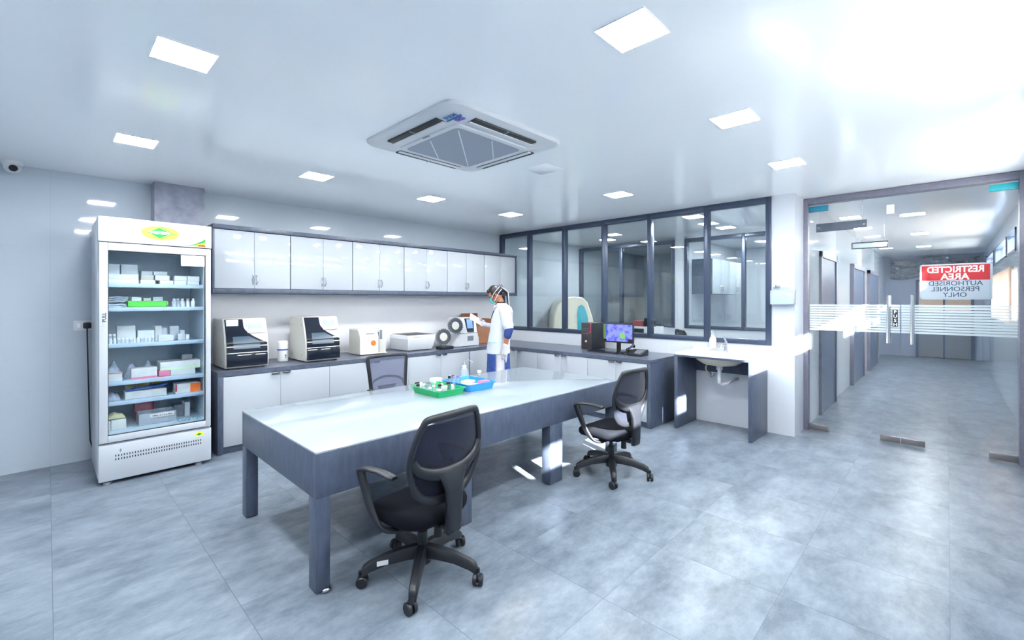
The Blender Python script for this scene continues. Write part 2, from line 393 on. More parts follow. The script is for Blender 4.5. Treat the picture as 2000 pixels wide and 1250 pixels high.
# second room: far partition and the small rooms beyond it
w = MB(); w.box(X2, YC - .03, 0, X2 + .1, YB, 1.018); w.box(X2, 3.577, 1.018, X2 + .1, 3.767, H); w.box(X2, YC - .03, 1.018, X2 + .1, YC + .3, H)
w.box(X2 + .1, 3.62, 0, X3, 3.72, H); w.box(X3, YC - .03, 0, X3 + .1, YB, H)
struct(put('wall_annex', w, M['wally'], smooth=False))
partition('window_2', X2, [3.767, 4.933, 5.99], 1.018, 2.71)
partition('window_3', X2, [YC + .3, 2.541, 3.577], 1.018, 2.71)

# corridor beyond the glass doors
w = MB()
w.box(X2, YC, 0, 7.34 + 1.06, YC + .1, H)
doors = [(7.30, 8.36, 2.13), (10.2, 11.6, 2.13), (12.6, 14.2, 2.13)]
xs = X2 + .1
for a, b, z in doors[1:]:
    w.box(xs, YC, 0, a, YC + .1, H); w.box(a, YC, z, b, YC + .1, H); xs = b
w.box(xs, YC, 0, XE, YC + .1, H)
struct(put('wall_corridor', w, M['wall'], smooth=False))
for i, (a, b, z) in enumerate(doors):
    r = sroot('door_%d' % (i + 2))
    f = MB(); f.box(a - .07, YC - .06, 0, a, YC + .01, z + .08); f.box(b, YC - .06, 0, b + .07, YC + .01, z + .08); f.box(a - .07, YC - .06, z, b + .07, YC + .01, z + .08)
    put('door_frame', f, M['doorframe'], r)
    B('door_panel', a, YC - .04, 0.005, b, YC - .005 , z, M['doordark'], r)
w = MB(); w.box(XE, YO - .1, 0, XE + .1, YC + .1, H)
struct(put('wall_end', w, M['corrwall'], smooth=False))
r = sroot('door_5')
f = MB(); y0, y1 = -.5, .62
f.box(XE - .08, y0, 0, XE, y0 + .06, 2.1); f.box(XE - .08, y1 - .06, 0, XE, y1, 2.1); f.box(XE - .08, y0, 2.04, XE, y1, 2.1); f.box(XE - .08, (y0 + y1) / 2 - .02, 0, XE, (y0 + y1) / 2 + .02, 2.1)
put('door_frame', f, M['doordark'], r)
B('lower_panel', XE - .06, y0 + .05, .02, XE - .02, y1 - .05, 1.25, M['greyplastic'], r)
B('upper_panel', XE - .06, y0 + .05, 1.25, XE - .02, y1 - .05, 2.05, M['beige'], r)
def foil(u, v):
    y = -.6 + u * 1.75; z = 2.68 - v * .52 - .05 * math.sin(u * 9)
    return (XE - .14 + .05 * math.sin(u * 31 + v * 5) + .04 * math.sin(v * 17 + u * 12), y, z)
tag(put('plastic_sheet', MB().sheet(foil, 48, 14, .002), M['foil']), 'crinkled clear plastic sheet hung over the far corridor door', 'sheet')

# glass double door
d1 = sroot('door_1')
f = MB(); f.box(XD - .06, 1.195, 0, XD + .06, 1.268, H - .004, .004)
f.box(XD - .06, -.56, 0, XD + .06, -.486, H - .004, .004); f.box(XD - .06, -.486, 2.685, XD + .06, 1.195, H - .004, .004)
put('door_frame', f, M['doorframe'], d1)
for k, (a, b) in enumerate(((.361, 1.19), (-.482, .357))):
    lf = B('glass_leaf', XD - .006, a, .012, XD + .006, b, 2.68, M['doorglass'], d1)
    st = MB()
    for q in range(11): st.box(XD - .0085, a + .004, 1.195 + q * .0282, XD - .0065, b - .004, 1.195 + q * .0282 + .0215)
    put('frosted_strip', st, M['frost'], lf)
    hy = .455 if k == 0 else .262
    h = MB(); h.tube([(XD - .06, hy, 1.085), (XD - .06, hy, 1.6)], .017, 16)
    h.cyl((XD - .06, hy, 1.17), (XD - .004, hy, 1.17), .009); h.cyl((XD - .06, hy, 1.52), (XD - .004, hy, 1.52), .009)
    h.tube([(XD + .06, hy, 1.085), (XD + .06, hy, 1.6)], .017, 16)
    h.cyl((XD + .06, hy, 1.17), (XD + .004, hy, 1.17), .009); h.cyl((XD + .06, hy, 1.52), (XD + .004, hy, 1.52), .009)
    put('pull_handle', h, M['steel'], lf)
    e0, e1 = (1.0, 1.19) if k == 0 else (-.482, -.29)
    B('top_patch', XD - .022, e0, 2.60, XD + .022, e1, 2.665, M['tealdark'] if k == 0 else M['teal'], lf, bev=.003)
    B('bottom_patch', XD - .022, e0, .012, XD + .022, e1, .075, M['brass'], lf, bev=.003)
    e0, e1 = (.363, .53) if k == 0 else (.165, .355)
    B('lock_patch', XD - .022, e0, .012, XD + .022, e1, .075, M['brass'], lf, bev=.003)

# signs and stickers on the doors
sg = thing('warning_sign', 'red and white restricted area sign seen from behind on the glass door', 'sign', (XD + .012, -.055, 1.57))
B('red_band', 0, -.245, .18, .003, .245, .334, M['red'], sg)
B('white_panel', 0, -.245, 0, .003, .245, .18, M['signwhite'], sg)
fr = MB(); fr.box(-.001, -.262, -.014, .006, .262, -.001); fr.box(-.001, -.262, .335, .006, .262, .348); fr.box(-.001, -.262, -.014, .006, -.247, .348); fr.box(-.001, .247, -.014, .006, .262, .348)
put('border', fr, M['signwhite'], sg)
text('large_lettering', 'RESTRICTED', .088, '+x', (.0015, 0, .288), M['trimwhite'], sg, .0025, .0026, .85)
text('large_lettering', 'AREA', .088, '+x', (.0015, 0, .215), M['trimwhite'], sg, .0025, .0026, .95)
text('small_lettering', 'AUTHORISED', .066, '+x', (.0015, 0, .148), M['inkblue'], sg, .0004, .0026, .98)
text('small_lettering', 'PERSONNEL', .066, '+x', (.0015, 0, .09), M['inkblue'], sg, .0004, .0026, .98)
text('small_lettering', 'ONLY', .066, '+x', (.0015, 0, .032), M['inkblue'], sg, .0004, .0026, .98)
ps = thing('push_sticker', 'small black upright door sticker with white letters beside the left handle', 'sticker', (XD - .0095, .403, 1.262))
B('backing', -.001, -.022, 0, 0, .022, .18, M['ink'], ps)
for q, ch in enumerate('PUSH'): text('letter', ch, .046, '-x', (-.0015, 0, .157 - q * .045), M['trimwhite'], ps, .001)
pn = thing('hanging_name_board', 'dark narrow board just behind the left glass door leaf', 'sign', (XD + .05, .89, 2.36))
B('board', -.006, -.24, 0, .006, .24, .1, M['dark'], pn, bev=.003)
for q in (-.215, .215): k = MB(); k.cyl((-.008, q, .05), (.008, q, .05), .012); put('fixing_screw', k, M['brass'], pn)
for q in (-.2, .2): k = MB(); k.cyl((0, q, .1), (0, q, H - 2.36), .002, n=6); put('hanging_wire', k, M['steel'], pn)
pn = thing('hanging_frame_sign', 'clear sign with thin black frame hanging from the corridor ceiling', 'sign', (9.0, .88, 2.365))
k = MB(); k.box(-.01, -.225, 0, .01, .225, .012); k.box(-.01, -.225, .09, .01, .225, .102); k.box(-.01, -.225, 0, .01, -.213, .102); k.box(-.01, .213, 0, .01, .225, .102)
put('frame', k, M['ink'], pn); B('panel', -.003, -.213, .012, .003, .213, .09, M['clear'], pn)
for q in (-.18, .18): k = MB(); k.cyl((0, q, .1), (0, q, H - 2.365), .002, n=6); put('hanging_wire', k, M['steel'], pn)
tag(B('paper_label', XD - .0095, .41, 2.485, XD - .0065, .475, 2.585, M['paper']), 'small white paper label high on the left glass door', 'label')

# ------------------------------------------------------------------ lamps in the ceiling
def lamp(x, y, label, group='square ceiling lights', s=.118):
    t = thing('ceiling_light', label, 'ceiling light', (x, y, H), 0, group)
    f = MB()
    for a, b, c, d in ((-s - .004, -s - .004, s + .004, -s), (-s - .004, s, s + .004, s + .004), (-s - .004, -s, -s, s), (s, -s, s + .004, s)): f.box(a, b, -.005, c, d, .001)
    put('frame', f, M['trimwhite'], t)
    B('diffuser', -s, -s, -.005, s, s, .001, M['diffuser'], t)
    return t
GX = [-.89, .47, 1.83, 3.19, 4.555]; GY = [1.02, 2.71, 4.43]
LN = {(1, 1): 'lit square ceiling light upper left, the larger of two on the left',
      (1, 2): 'lit square ceiling light above the left of the refrigerator',
      (2, 2): 'lit square ceiling light above the second cabinet unit, left of the air conditioner',
      (3, 2): 'lit square ceiling light above the middle of the wall cabinets, below the air conditioner',
      (4, 2): 'lit square ceiling light in the back corner near the glazed partition',
      (4, 1): 'lit square ceiling light in front of the middle of the glazed partition',
      (2, 0): 'largest lit square ceiling light at the top of the picture right of centre',
      (3, 0): 'lit square ceiling light right of the air conditioner, second largest on the right',
      (4, 0): 'lit square ceiling light by the wall between partition and glass doors'}
for i, x in enumerate(GX):
    for j, y in enumerate(GY):
        if (i, j) in ((2, 1), (3, 1), (0, 2)): continue
        lamp(x, y, LN.get((i, j), 'lit square ceiling light outside the frame near the camera'))
for n, (x, y) in enumerate([(8.48, .34), (11.03, .355), (13.72, .38)]):
    lamp(x, y, '%s lit ceiling light along the corridor from the glass doors' % ORD[n].capitalize(), 'corridor ceiling lights')
for n, (x, y) in enumerate([(6.52, 2.64), (7.86, 2.65), (7.82, 4.9)]):
    lamp(x, y, ['largest', 'middle', 'farthest left'][n] + ' lit ceiling light in the room behind the glazed partition', 'annex ceiling lights')
for n, (x, y) in enumerate([(9.0, 2.56), (10.23, 2.72)]):
    lamp(x, y, ['first', 'second'][n] + ' lit ceiling light in the far room with white cabinets', 'far room ceiling lights')

# ------------------------------------------------------------------ ceiling cassette air conditioner
ac = thing('air_conditioner', 'white square four-way cassette air conditioner set in the ceiling', 'air conditioner', (2.213, 2.655, H))
def rrect(h, r, z, n=6):
    P = []
    for qx, qy, a0 in ((1, 1, 0), (-1, 1, 90), (-1, -1, 180), (1, -1, 270)):
        for i in range(n + 1):
            a = math.radians(a0 + 90 * i / n); P.append(Vector((qx * (h - r) + r * math.cos(a), qy * (h - r) + r * math.sin(a), z)))
    return P
b = MB(); b.rings([rrect(.545, .1, .0), rrect(.548, .1, -.012), rrect(.54, .1, -.024), rrect(.47, .07, -.04), rrect(.40, .05, -.046), rrect(.39, .05, -.05)])
put('panel', b, M['plastic'], ac)
for k in range(4):
    R = Matrix.Rotation(k * PI / 2, 4, 'Z')
    v = MB(); v.box(-.30, -.478, -.052, .30, -.40, -.034, .008, mtx=R); sl = put('air_slot', v, M['ink'], ac)
    v = MB(); v.box(-.305, -.432, -.058, .305, -.398, -.05, .003, mtx=R @ Matrix.Translation((0, 0, 0))); put('louvre', v, M['plastic'], sl)
    v = MB(); v.box(-.006, -.48, -.054, .006, -.43, -.05, mtx=R); put('divider', v, M['greyplastic'], sl)
b = MB(); b.rings([rrect(.355, .05, -.049), rrect(.352, .05, -.058), rrect(.335, .04, -.061)]); gr = put('grille_frame', b, M['plastic'], ac)
M['acgrille'] = mat('grey_filter_grille', C(150, 157, 170), 0.6, var=.04, vscale=90)
b = MB(); b.rings([rrect(.315, .04, -.06), rrect(.312, .04, -.0635)]); put('filter', b, M['acgrille'], gr)
b = MB()
for L_, o_ in ((.40, 0), (.2, .222), (.2, -.222)): b.box(-L_, o_ - .004, -.066, L_, o_ + .004, -.062, mtx=Matrix.Rotation(PI / 4, 4, 'Z'))
put('rib', b, M['plastic'], gr)
b = MB(); b.box(-.36, -.05, -.0625, -.345, .03, -.058, .002); put('clip', b, M['greyplastic'], gr)
M['inkmid'] = mat('ink_blue', C(40, 110, 176), 0.5); M['purple'] = mat('ink_purple', C(110, 96, 176), 0.5)
tx = text('maker_lettering', 'IREM', .054, '-z', (-.435, -.39, -.0475), M['inkmid'], ac, .001, .0006, 1.0, spin=PI / 2 * 0 - PI / 2)
b = MB(); b.box(-.408, -.46, -.051, -.398, -.315, -.043); put('maker_underline', b, M['inkmid'], ac)
b = MB(); b.box(-.385, -.44, -.0515, -.35, -.405, -.044); b.box(-.39, -.398, -.0515, -.355, -.37, -.044); put('sticker', b, M['purple'], ac)
tag(B('ceiling_hatch', 3.06, 2.55, H - .002, 3.32, 2.82, H + .001, M['ceiling'], bev=.002), 'faint square hatch in the ceiling right of the air conditioner', 'hatch')

# dome camera
cm = thing('security_camera', 'white dome security camera on the ceiling at far left', 'camera', (-.21, 5.86, H))
put('base', MB().lathe([(.068, 0), (.07, -.02), (.062, -.035)]), M['plastic'], cm)
b = MB(); b.sphere((0, 0, -.05), .055); put('dome', b, M['plastic'], cm)
dv = Vector((.12, -.9, -.35)).normalized()
b = MB(); b.cyl(Vector((0, 0, -.05)) + dv * .04, Vector((0, 0, -.05)) + dv * .058, .03, .026); put('lens', b, M['black'], cm)

# wall socket with fridge plug
ws = thing('wall_socket', 'white wall socket plate left of the refrigerator', 'socket', (.258, YB, 1.305))
B('plate', -.085, -.012, -.048, .085, 0, .048, M['plastic'], ws, bev=.004)
B('switch', -.06, -.016, -.02, -.035, -.01, .02, M['trimwhite'], ws, bev=.002)
pl = thing('power_plug', 'black plug and cable hanging from the wall socket behind the refrigerator', 'plug', (.268, YB - .012, 1.305))
b = MB(); b.box(-.028, -.05, -.03, .03, 0, .03, .012); put('plug_body', b, M['darkplastic'], pl)
b = MB(); b.tube([(0, -.04, -.02), (.0, -.05, -.08), (.004, -.04, -.3), (.012, -.04, -.7), (.02, -.05, -1.1), (.05, -.06, -1.25), (.12, -.06, -1.29)], .006, 8); put('cable', b, M['darkplastic'], pl)
# ------------------------------------------------------------------ wall cabinets
CF = 5.58; P0 = 1.229; PW = .3868
cs = thing('cabinet_casing', 'slate grey casing boards around the row of white wall cabinets', 'cabinet casing', (P0, 0, 0))
W12 = PW * 12
B('top_board', -.015, CF - .02, 2.315, W12 + .01, YB - .003, 2.36, M['dark'], cs, bev=.002)
B('bottom_board', -.015, CF - .02, 1.625, W12 + .01, YB - .003, 1.672, M['dark'], cs, bev=.002)
B('end_panel', W12 - .022, CF - .02, 1.672, W12 + .01, YB - .003, 2.315, M['dark'], cs, bev=.002)
B('side_panel', -.015, CF, 1.672, .004, YB - .003, 2.315, M['dark'], cs, bev=.002)
PLC = ['leftmost white wall cabinet, right beside the refrigerator', 'second white wall cabinet from the refrigerator', 'third white wall cabinet from the refrigerator',
       'fourth white wall cabinet from the refrigerator', 'fifth white wall cabinet from the refrigerator', 'last white wall cabinet, at the glazed partition above the person']
for i in range(6):
    t = thing('wall_cabinet', PLC[i], 'wall cabinet', (P0 + PW * 2 * i + .004, CF, 1.674), 0, 'white wall cabinets')
    wd = PW * 2 - (.03 if i == 5 else .008)
    B('carcass', 0, .022, 0, wd, YB - CF - .004, .638, M['dark'], t)
    for k in range(2):
        a, b = (0.001, wd / 2 - .0015) if k == 0 else (wd / 2 + .0015, wd - .001)
        dr = B('door', a, 0, .004, b, .02, .634, M['white'], t, bev=.002)
        hx = wd / 2 + (-.022 if k == 0 else .022)
        h = MB(); s = -1 if k == 0 else 1
        h.tube([(hx - s * .004, 0, .05), (hx - s * .002, -.022, .062), (hx + s * .006, -.026, .1), (hx - s * .002, -.022, .138), (hx - s * .004, 0, .15)], .0065, 8)
        put('handle', h, M['steel'], dr)

# ------------------------------------------------------------------ base cabinets and L shaped worktop
FB = 5.20; FR = 5.03; ZT = .825
def plinth(t, *a): B('plinth', *a, M['dark'], t)
wt = thing('worktop', 'L shaped slate grey worktop along the back wall and below the partition', 'worktop', (0, 0, 0))
b = MB(); b.prism([(1.176, FB), (FR, FB), (FR, 2.555), (XR - .004, 2.555), (XR - .004, YB - .004), (1.19, YB - .004), (1.19, 5.785), (1.176, 5.785)], 'z', ZT - .045, ZT)
put('slab', b, M['darktop'], wt)
BL = ['base cabinet at the left end, beside the refrigerator', 'base cabinet second from the refrigerator, behind the far chair', 'base cabinet third from the refrigerator, left of the person']
for i in range(3):
    a = 1.224 + i * 1.08; wd = 1.08 if i < 2 else 1.065
    t = thing('base_cabinet', 'white ' + BL[i], 'base cabinet', (a, FB, .07), 0, 'white base cabinets along the back wall')
    B('carcass', .002, .025, 0, wd - .002, .76, ZT - .117, M['dark'], t); plinth(t, .002, .03, -.068, wd - .002, .05, 0)
    if i == 0: B('end_panel', -.048, 0, -.069, -.001, .56, ZT - .116, M['dark'], t, bev=.002)
    for k in range(2):
        x0, x1 = k * wd / 2 + .002, (k + 1) * wd / 2 - .002
        dr = B('door', x0, .004, .002, x1, .022, ZT - .121, M['white'], t, bev=.002)
        hx = wd / 2 + (-.055 if k == 0 else .055)
        b = MB(); b.box(hx - .04, -.02, ZT - .123, hx + .04, .006, ZT - .119, .001); b.box(hx - .04, -.02, ZT - .139, hx + .04, -.017, ZT - .119, .001); put('tab_handle', b, M['steel'], dr)
t = thing('base_cabinet', 'white corner filler base cabinet behind the person', 'base cabinet', (4.462, FB, .07), 0, 'white base cabinets along the back wall')
B('carcass', .002, .025, 0, .568, .76, ZT - .117, M['dark'], t); plinth(t, .002, .03, -.068, .6, .05, 0); B('door', .003, .004, .002, .53, .022, ZT - .121, M['white'], t, bev=.002)
RL = ['base cabinet nearest the washbasin, below the telephone', 'base cabinet below the desktop computer', 'base cabinet next to the person in the corner']
for i, (a, b_) in enumerate(((2.606, 3.467), (3.467, 4.354), (4.354, 5.19))):
    wd = b_ - a
    t = thing('base_cabinet', 'white ' + RL[i], 'base cabinet', (FR, a, .07), 0, 'white base cabinets below the glazed partition')
    B('carcass', .025, .002, 0, .83, wd - .002, ZT - .117, M['dark'], t); plinth(t, .03, .002, -.068, .05, wd - .002, 0)
    if i == 0: B('end_panel', 0, -.051, -.069, .84, -.003, ZT - .116, M['dark'], t, bev=.002)
    for k in range(2):
        y0, y1 = k * wd / 2 + .002, (k + 1) * wd / 2 - .002
        dr = B('door', .004, y0, .002, .022, y1, ZT - .121, M['white'], t, bev=.002)
        hy = wd / 2 + (-.055 if k == 0 else .055)
        b = MB(); b.box(-.02, hy - .04, ZT - .123, .006, hy + .04, ZT - .119, .001); b.box(-.02, hy - .04, ZT - .139, -.017, hy + .04, ZT - .119, .001); put('tab_handle', b, M['steel'], dr)

# ------------------------------------------------------------------ washbasin stand
vb = thing('washbasin_stand', 'slate grey washbasin stand with white ceramic top against the partition wall', 'washbasin', (5.3, 1.95, 0))
B('side_panel', 0, .395, 0, .575, .435, .868, M['dark'], vb, bev=.002)
B('side_panel', 0, -.435, 0, .575, -.395, .868, M['dark'], vb, bev=.002)
B('back_rail', .55, -.395, .645, .578, .395, .868, M['dark'], vb)
B('front_edge', 0, -.435, .868, .02, .435, .89, M['dark'], vb, bev=.001)
b = MB()   # ceramic deck with an oval bowl sunk into it and showing below
def deck():
    n = 48; out = []; cx, cy = .27, 0.0
    def sq(t):
        c, s = math.cos(t), math.sin(t); k = 1 / max(abs(c) / .278, abs(s) / .433)
        return Vector((cx + .012 + c * k, cy + s * k, 0))
    T = [2 * PI * i / n for i in range(n)]
    def el(a, b_, z): return [Vector((cx + a * math.cos(t), cy + b_ * math.sin(t), z)) for t in T]
    R = [[p + Vector((0, 0, .868)) for p in map(sq, T)], [p + Vector((0, 0, .915)) for p in map(sq, T)]]
    R += [el(.225, .315, .913), el(.215, .30, .905), el(.19, .27, .85), el(.14, .2, .80), el(.05, .07, .782)]
    return R
b.rings(deck(), cap=False)
b.bm.faces.new([b.bm.verts.new(p) for p in [Vector((.27 + .05 * math.cos(2 * PI * i / 48), .07 * math.sin(2 * PI * i / 48), .782)) for i in range(48)]])
b.box(.545, -.43, .9, .575, .43, .95, .008)
put('ceramic_deck', b, M['ceramic'], vb, recalc=True)
b = MB(); b.lathe([(.06, .765), (.15, .785), (.21, .83), (.235, .862)], (.27, 0, 0), 40, False, Matrix.Translation((.27, 0, 0)) @ Matrix.Diagonal((1, 1.25, 1, 1)) @ Matrix.Translation((-.27, 0, 0))); put('bowl_underside', b, M['bowl'], vb)
b = MB(); b.cyl((.27, 0, .77), (.27, 0, .72), .035); b.cyl((.27, 0, .72), (.27, 0, .6), .022); b.tube([(.27, 0, .62), (.27, 0, .57), (.3, -.02, .545), (.34, -.06, .55), (.38, -.09, .58), (.45, -.1, .59), (.575, -.1, .59)], .02, 12)
put('waste_trap', b, M['plastic'], vb)
b = MB(); b.tube([(.4, .04, .77), (.4, .12, .755), (.4, .2, .75), (.41, .215, .7), (.45, .2, .62), (.5, .17, .6)], .009, 8); put('supply_hose', b, M['bowl'], vb)
b = MB(); b.cyl((.575, .17, .6), (.47, .17, .6), .014); b.cyl((.5, .17, .6), (.5, .17, .64), .016); b.box(.49, .14, .635, .51, .2, .65, .003); put('stop_valve', b, M['chrome'], vb)
b = MB(); b.cyl((.49, 0, .912), (.49, 0, 1.0), .022, .019); b.tube([(.49, 0, .985), (.43, 0, 1.005), (.35, 0, .99), (.34, 0, .97)], .013, 12); b.cyl((.49, 0, 1.0), (.49, 0, 1.045), .02); b.tube([(.49, 0, 1.05), (.45, 0, 1.085), (.41, 0, 1.09)], [.014, .011, .008], 10)
put('mixer_tap', b, M['chrome'], vb)
sp = thing('soap_bottle', 'pump bottle of peach liquid soap standing beside the tap', 'soap bottle', (5.80, 2.11, .9505))
put('bottle', MB().lathe([(.036, 0), (.04, .01), (.04, .11), (.03, .135), (.016, .145)], n=24), M['soapliquid'], sp)
put('label', MB().lathe([(.0405, .05), (.0405, .108)], n=24, cap=False), M['paper'], sp)
b = MB(); b.cyl((0, 0, .145), (0, 0, .165), .02); b.cyl((0, 0, .165), (0, 0, .2), .006); b.box(-.045, -.011, .195, .014, .011, .21, .004); put('pump', b, M['plastic'], sp)

# wall holder with blue masks
hd = thing('mask_holder', 'clear wall holder full of pale blue masks between partition and door', 'holder', (XR, 1.345, 1.5))
b = MB()
b.box(-.006, -.11, 0, 0, .11, .2, .001); b.box(-.11, -.11, 0, 0, .11, .008, .001); b.box(-.116, -.11, 0, -.11, .11, .13, .001)
b.box(-.116, -.116, 0, 0, -.11, .16, .001); b.box(-.116, .11, 0, 0, .116, .16, .001)
put('box', b, M['clear'], hd)
b = MB(); b.box(-.03, .035, .19, 0, .085, .235, .004); put('bracket', b, M['steel'], hd)
M['maskblue'] = mat('pale_blue_cloth', C(166, 214, 232), .8, var=.12, vscale=40, stretch=(1, 4, 1))
mk = thing('face_masks', 'stack of pale blue disposable masks in the clear wall holder', 'masks', (XR - .055, 1.345, 1.508))
b = MB()
for q in range(9):
    a = random.uniform(-.04, .04); b.box(-.048 + q * .0105, -.098, .002, -.04 + q * .0105, .098, .15 + a * .3, .002, mtx=Matrix.Rotation(a, 4, 'X'))
put('sheets', b, M['maskblue'], mk)

# ------------------------------------------------------------------ lab table
tb = thing('lab_table', 'long slate grey lab table with glossy white top in the middle of the room', 'table', (.98, 2.38, 0))
TL, TD = 3.0, 1.28
B('tabletop', 0, 0, .738, TL, TD, .748, M['whitetop'], tb, bev=.0015)
b = MB(); b.box(0, 0, .5, TL, .03, .738, .002); b.box(0, TD - .03, .5, TL, TD, .738, .002); b.box(0, .03, .5, .03, TD - .03, .738, .002); b.box(TL - .03, .03, .5, TL, TD - .03, .738, .002); b.box(.03, .03, .72, TL - .03, TD - .03, .738)
put('apron', b, M['dark'], tb)
for x0, x1 in ((0, .078), (.915, 1.08), (1.938, 2.105), (TL - .078, TL)):
    for y0, y1 in ((.001, .092), (TD - .092, TD - .001)):
        B('leg', x0 + .001, y0, .004, x1 - .001, y1, .5, M['dark'], tb, bev=.002)
fc = MB(); fc.cyl((.02, .012, .016), (.045, .012, .016), .016, n=16)
pk = tag(put('crumpled_wrapper', MB().sphere((0, 0, 0), .018, (1.5, .7, .7), 10), M['steel'], loc=(1.03, 2.362, .0155)), 'crumpled shiny wrapper on the floor against the nearest table leg', 'wrapper')
fc.bm.free()

# ------------------------------------------------------------------ office chairs
def cat(pts, n=6, closed=True):
    out = []; k = len(pts)
    rng = range(k) if closed else range(k - 1)
    for i in rng:
        p0, p1, p2, p3 = [Vector(pts[(i + q) % k] if closed else pts[max(0, min(k - 1, i + q))]) for q in (-1, 0, 1, 2)]
        for j in range(n):
            t = j / n
            out.append(.5 * ((2 * p1) + (-p0 + p2) * t + (2 * p0 - 5 * p1 + 4 * p2 - p3) * t * t + (-p0 + 3 * p1 - 3 * p2 + p3) * t ** 3))
    if not closed: out.append(Vector(pts[-1]))
    return out
OUT_A = [(0, .49), (.09, .497), (.165, .53), (.215, .59), (.243, .66), (.252, .73), (.243, .80), (.222, .865), (.195, .92), (.158, .945), (0, .95)]
OUT_B = [(0, .47), (.12, .475), (.18, .51), (.197, .60), (.205, .70), (.214, .80), (.222, .88), (.225, .935), (.2, .955), (0, .957)]
def back_y(v, u):
    return -.195 - .03 * min(1, max(0, (v - .45) / .2)) - .035 * max(0, (v - .6) / .35) + .6 * u * u
def office_chair(label, loc, rz, phase, outline=OUT_A, square=False, sticker=False, zs=1.0):
    t = thing('office_chair', label, 'office chair', loc, rz, 'mesh back office chairs')
    b = MB(); b.cyl((0, 0, .075), (0, 0, .15), .05, .036, 24); put('base_hub', b, M['darkplastic'], t)
    for k in range(5):
        a = math.radians(phase + 72 * k); R = Matrix.Rotation(a, 4, 'Z')
        b = MB()
        sec = [(.02, .142, .03, .034), (.1, .14, .03, .03), (.2, .128, .027, .026), (.285, .104, .024, .024), (.318, .088, .021, .024), (.328, .074, .018, .02)]
        rr = []
        for r, z, hw, hh in sec:
            rr.append([R @ Vector((r, y, z + zz)) for y, zz in ((-hw, -hh), (-hw * .95, hh * .4), (-hw * .6, hh), (hw * .6, hh), (hw * .95, hh * .4), (hw, -hh))])
        b.rings(rr); arm = put('base_arm', b, M['darkplastic'], t, angle=50)
        if sticker and k == 2:
            s = MB(); s.box(.19, .0285, .108, .25, .0305, .134, mtx=R); put('white_sticker', s, M['paper'], arm)
        b = MB(); p = R @ Vector((.335, 0, 0)); sw = a + .9 + k
        Q = Matrix.Translation((p.x, p.y, 0)) @ Matrix.Rotation(sw, 4, 'Z')
        for s in (-1, 1):
            prof = []
            b.rings([[Q @ Vector((.012 + r * math.cos(q * 2 * PI / 18), y, .031 + r * math.sin(q * 2 * PI / 18))) for q in range(18)] for y, r in ((s * .006, .029), (s * .009, .031), (s * .022, .031), (s * .027, .026))])
        b.box(-.004, -.008, .02, .03, .008, .066, .004, mtx=Q); b.cyl(Q @ Vector((0, 0, .05)), Q @ Vector((0, 0, .085)), .009)
        put('caster', b, M['darkplastic'], t)
    b = MB(); b.cyl((0, 0, .14), (0, 0, .25), .029, n=24); b.cyl((0, 0, .25), (0, 0, .335), .017, n=20); put('gas_lift', b, M['darkplastic'], t)
    b = MB(); b.box(-.07, -.12, .318, .07, .1, .352, .01); b.box(-.035, -.27, .325, .035, -.1, .345, .006); put('tilt_mechanism', b, M['darkplastic'], t)
    b = MB(); b.cyl((.0, -.13, .26), (.0, -.13, .325), .024, .022, 14); put('tilt_knob', b, M['darkplastic'], t)
    b = MB(); rr = []
    for z, s, o in ((.342, .8, 0), (.352, .93, 0), (.375, .99, 0), (.4, 1.0, 0), (.42, .965, 0), (.43, .86, 0), (.434, .6, 0)):
        ring = []
        for i in range(44):
            q = 2 * PI * i / 44; c, sn = math.cos(q), math.sin(q); e = 2 / 3.4
            x = .245 * s * math.copysign(abs(c) ** e, c); y = .225 * s * math.copysign(abs(sn) ** e, sn) + .025
            ring.append(Vector((x, y, z - .028 * max(0, (y - .1) / .15) ** 2 + .012 * (x / .235) ** 2)))
        rr.append(ring)
    b.rings(rr); put('seat', b, M['fabric'], t, angle=60)
    for s in (-1, 1):
        b = MB()
        b.tube(cat([(s * .276, -.11, .652), (s * .284, .0, .662), (s * .288, .11, .655), (s * .291, .165, .638)], 5, False), [.022] + [.028] * 14 + [.02], 12, flat=(1, .42), up=(1, 0, 0)); ar = put('armrest', b, M['darkplastic'], t, angle=60)
        b = MB(); b.tube(cat([(s * .291, .16, .64), (s * .293, .125, .56), (s * .288, .07, .45), (s * .268, .01, .365), (s * .2, -.02, .335), (s * .1, -.02, .333)], 6, False), [.034 - .0105 * min(1, q / 14) for q in range(31)], 12, flat=(1, .6), up=(0, 1, .3)); put('arm_strut', b, M['darkplastic'], ar, angle=60)
    full = outline + [(-u, v) for u, v in reversed(outline[1:-1])]
    loop = [Vector((u, back_y(v, u), v)) for u, v in [(p.x, p.y) for p in cat([(u, v, 0) for u, v in full], 5)]]
    b = MB()
    n = len(loop); rr = []
    for i in range(n):
        p = loop[i]; d = (loop[(i + 1) % n] - loop[i - 1]).normalized()
        nrm = Vector((0, 1, -.12)).normalized(); side = d.cross(nrm).normalized(); nrm = side.cross(d).normalized()
        wid = .019 if not square else .021
        if p.z < .6 and not square: wid = .024
        rr.append([p + side * wid * math.cos(q) + nrm * .0125 * math.sin(q) for q in (2 * PI * (j + .5) / 10 for j in range(10))])
    b.rings(rr, loop=True); bf = put('back_frame', b, M['darkplastic'], t, angle=60)
    hw = [(v, u) for u, v in outline]
    def half(v):
        for (v0, u0), (v1, u1) in zip(hw[:-1], hw[1:]):
            if v0 <= v <= v1: return u0 + (u1 - u0) * (v - v0) / max(1e-6, v1 - v0)
        return 0.0
    b = MB(); va, vb_ = outline[1][1] + .012, outline[-2][1] - .004
    def fn(i, j):
        v = va + (vb_ - va) * j; u = (i * 2 - 1) * max(.02, half(v) - .004); return (u, back_y(v, u) + .008, v)
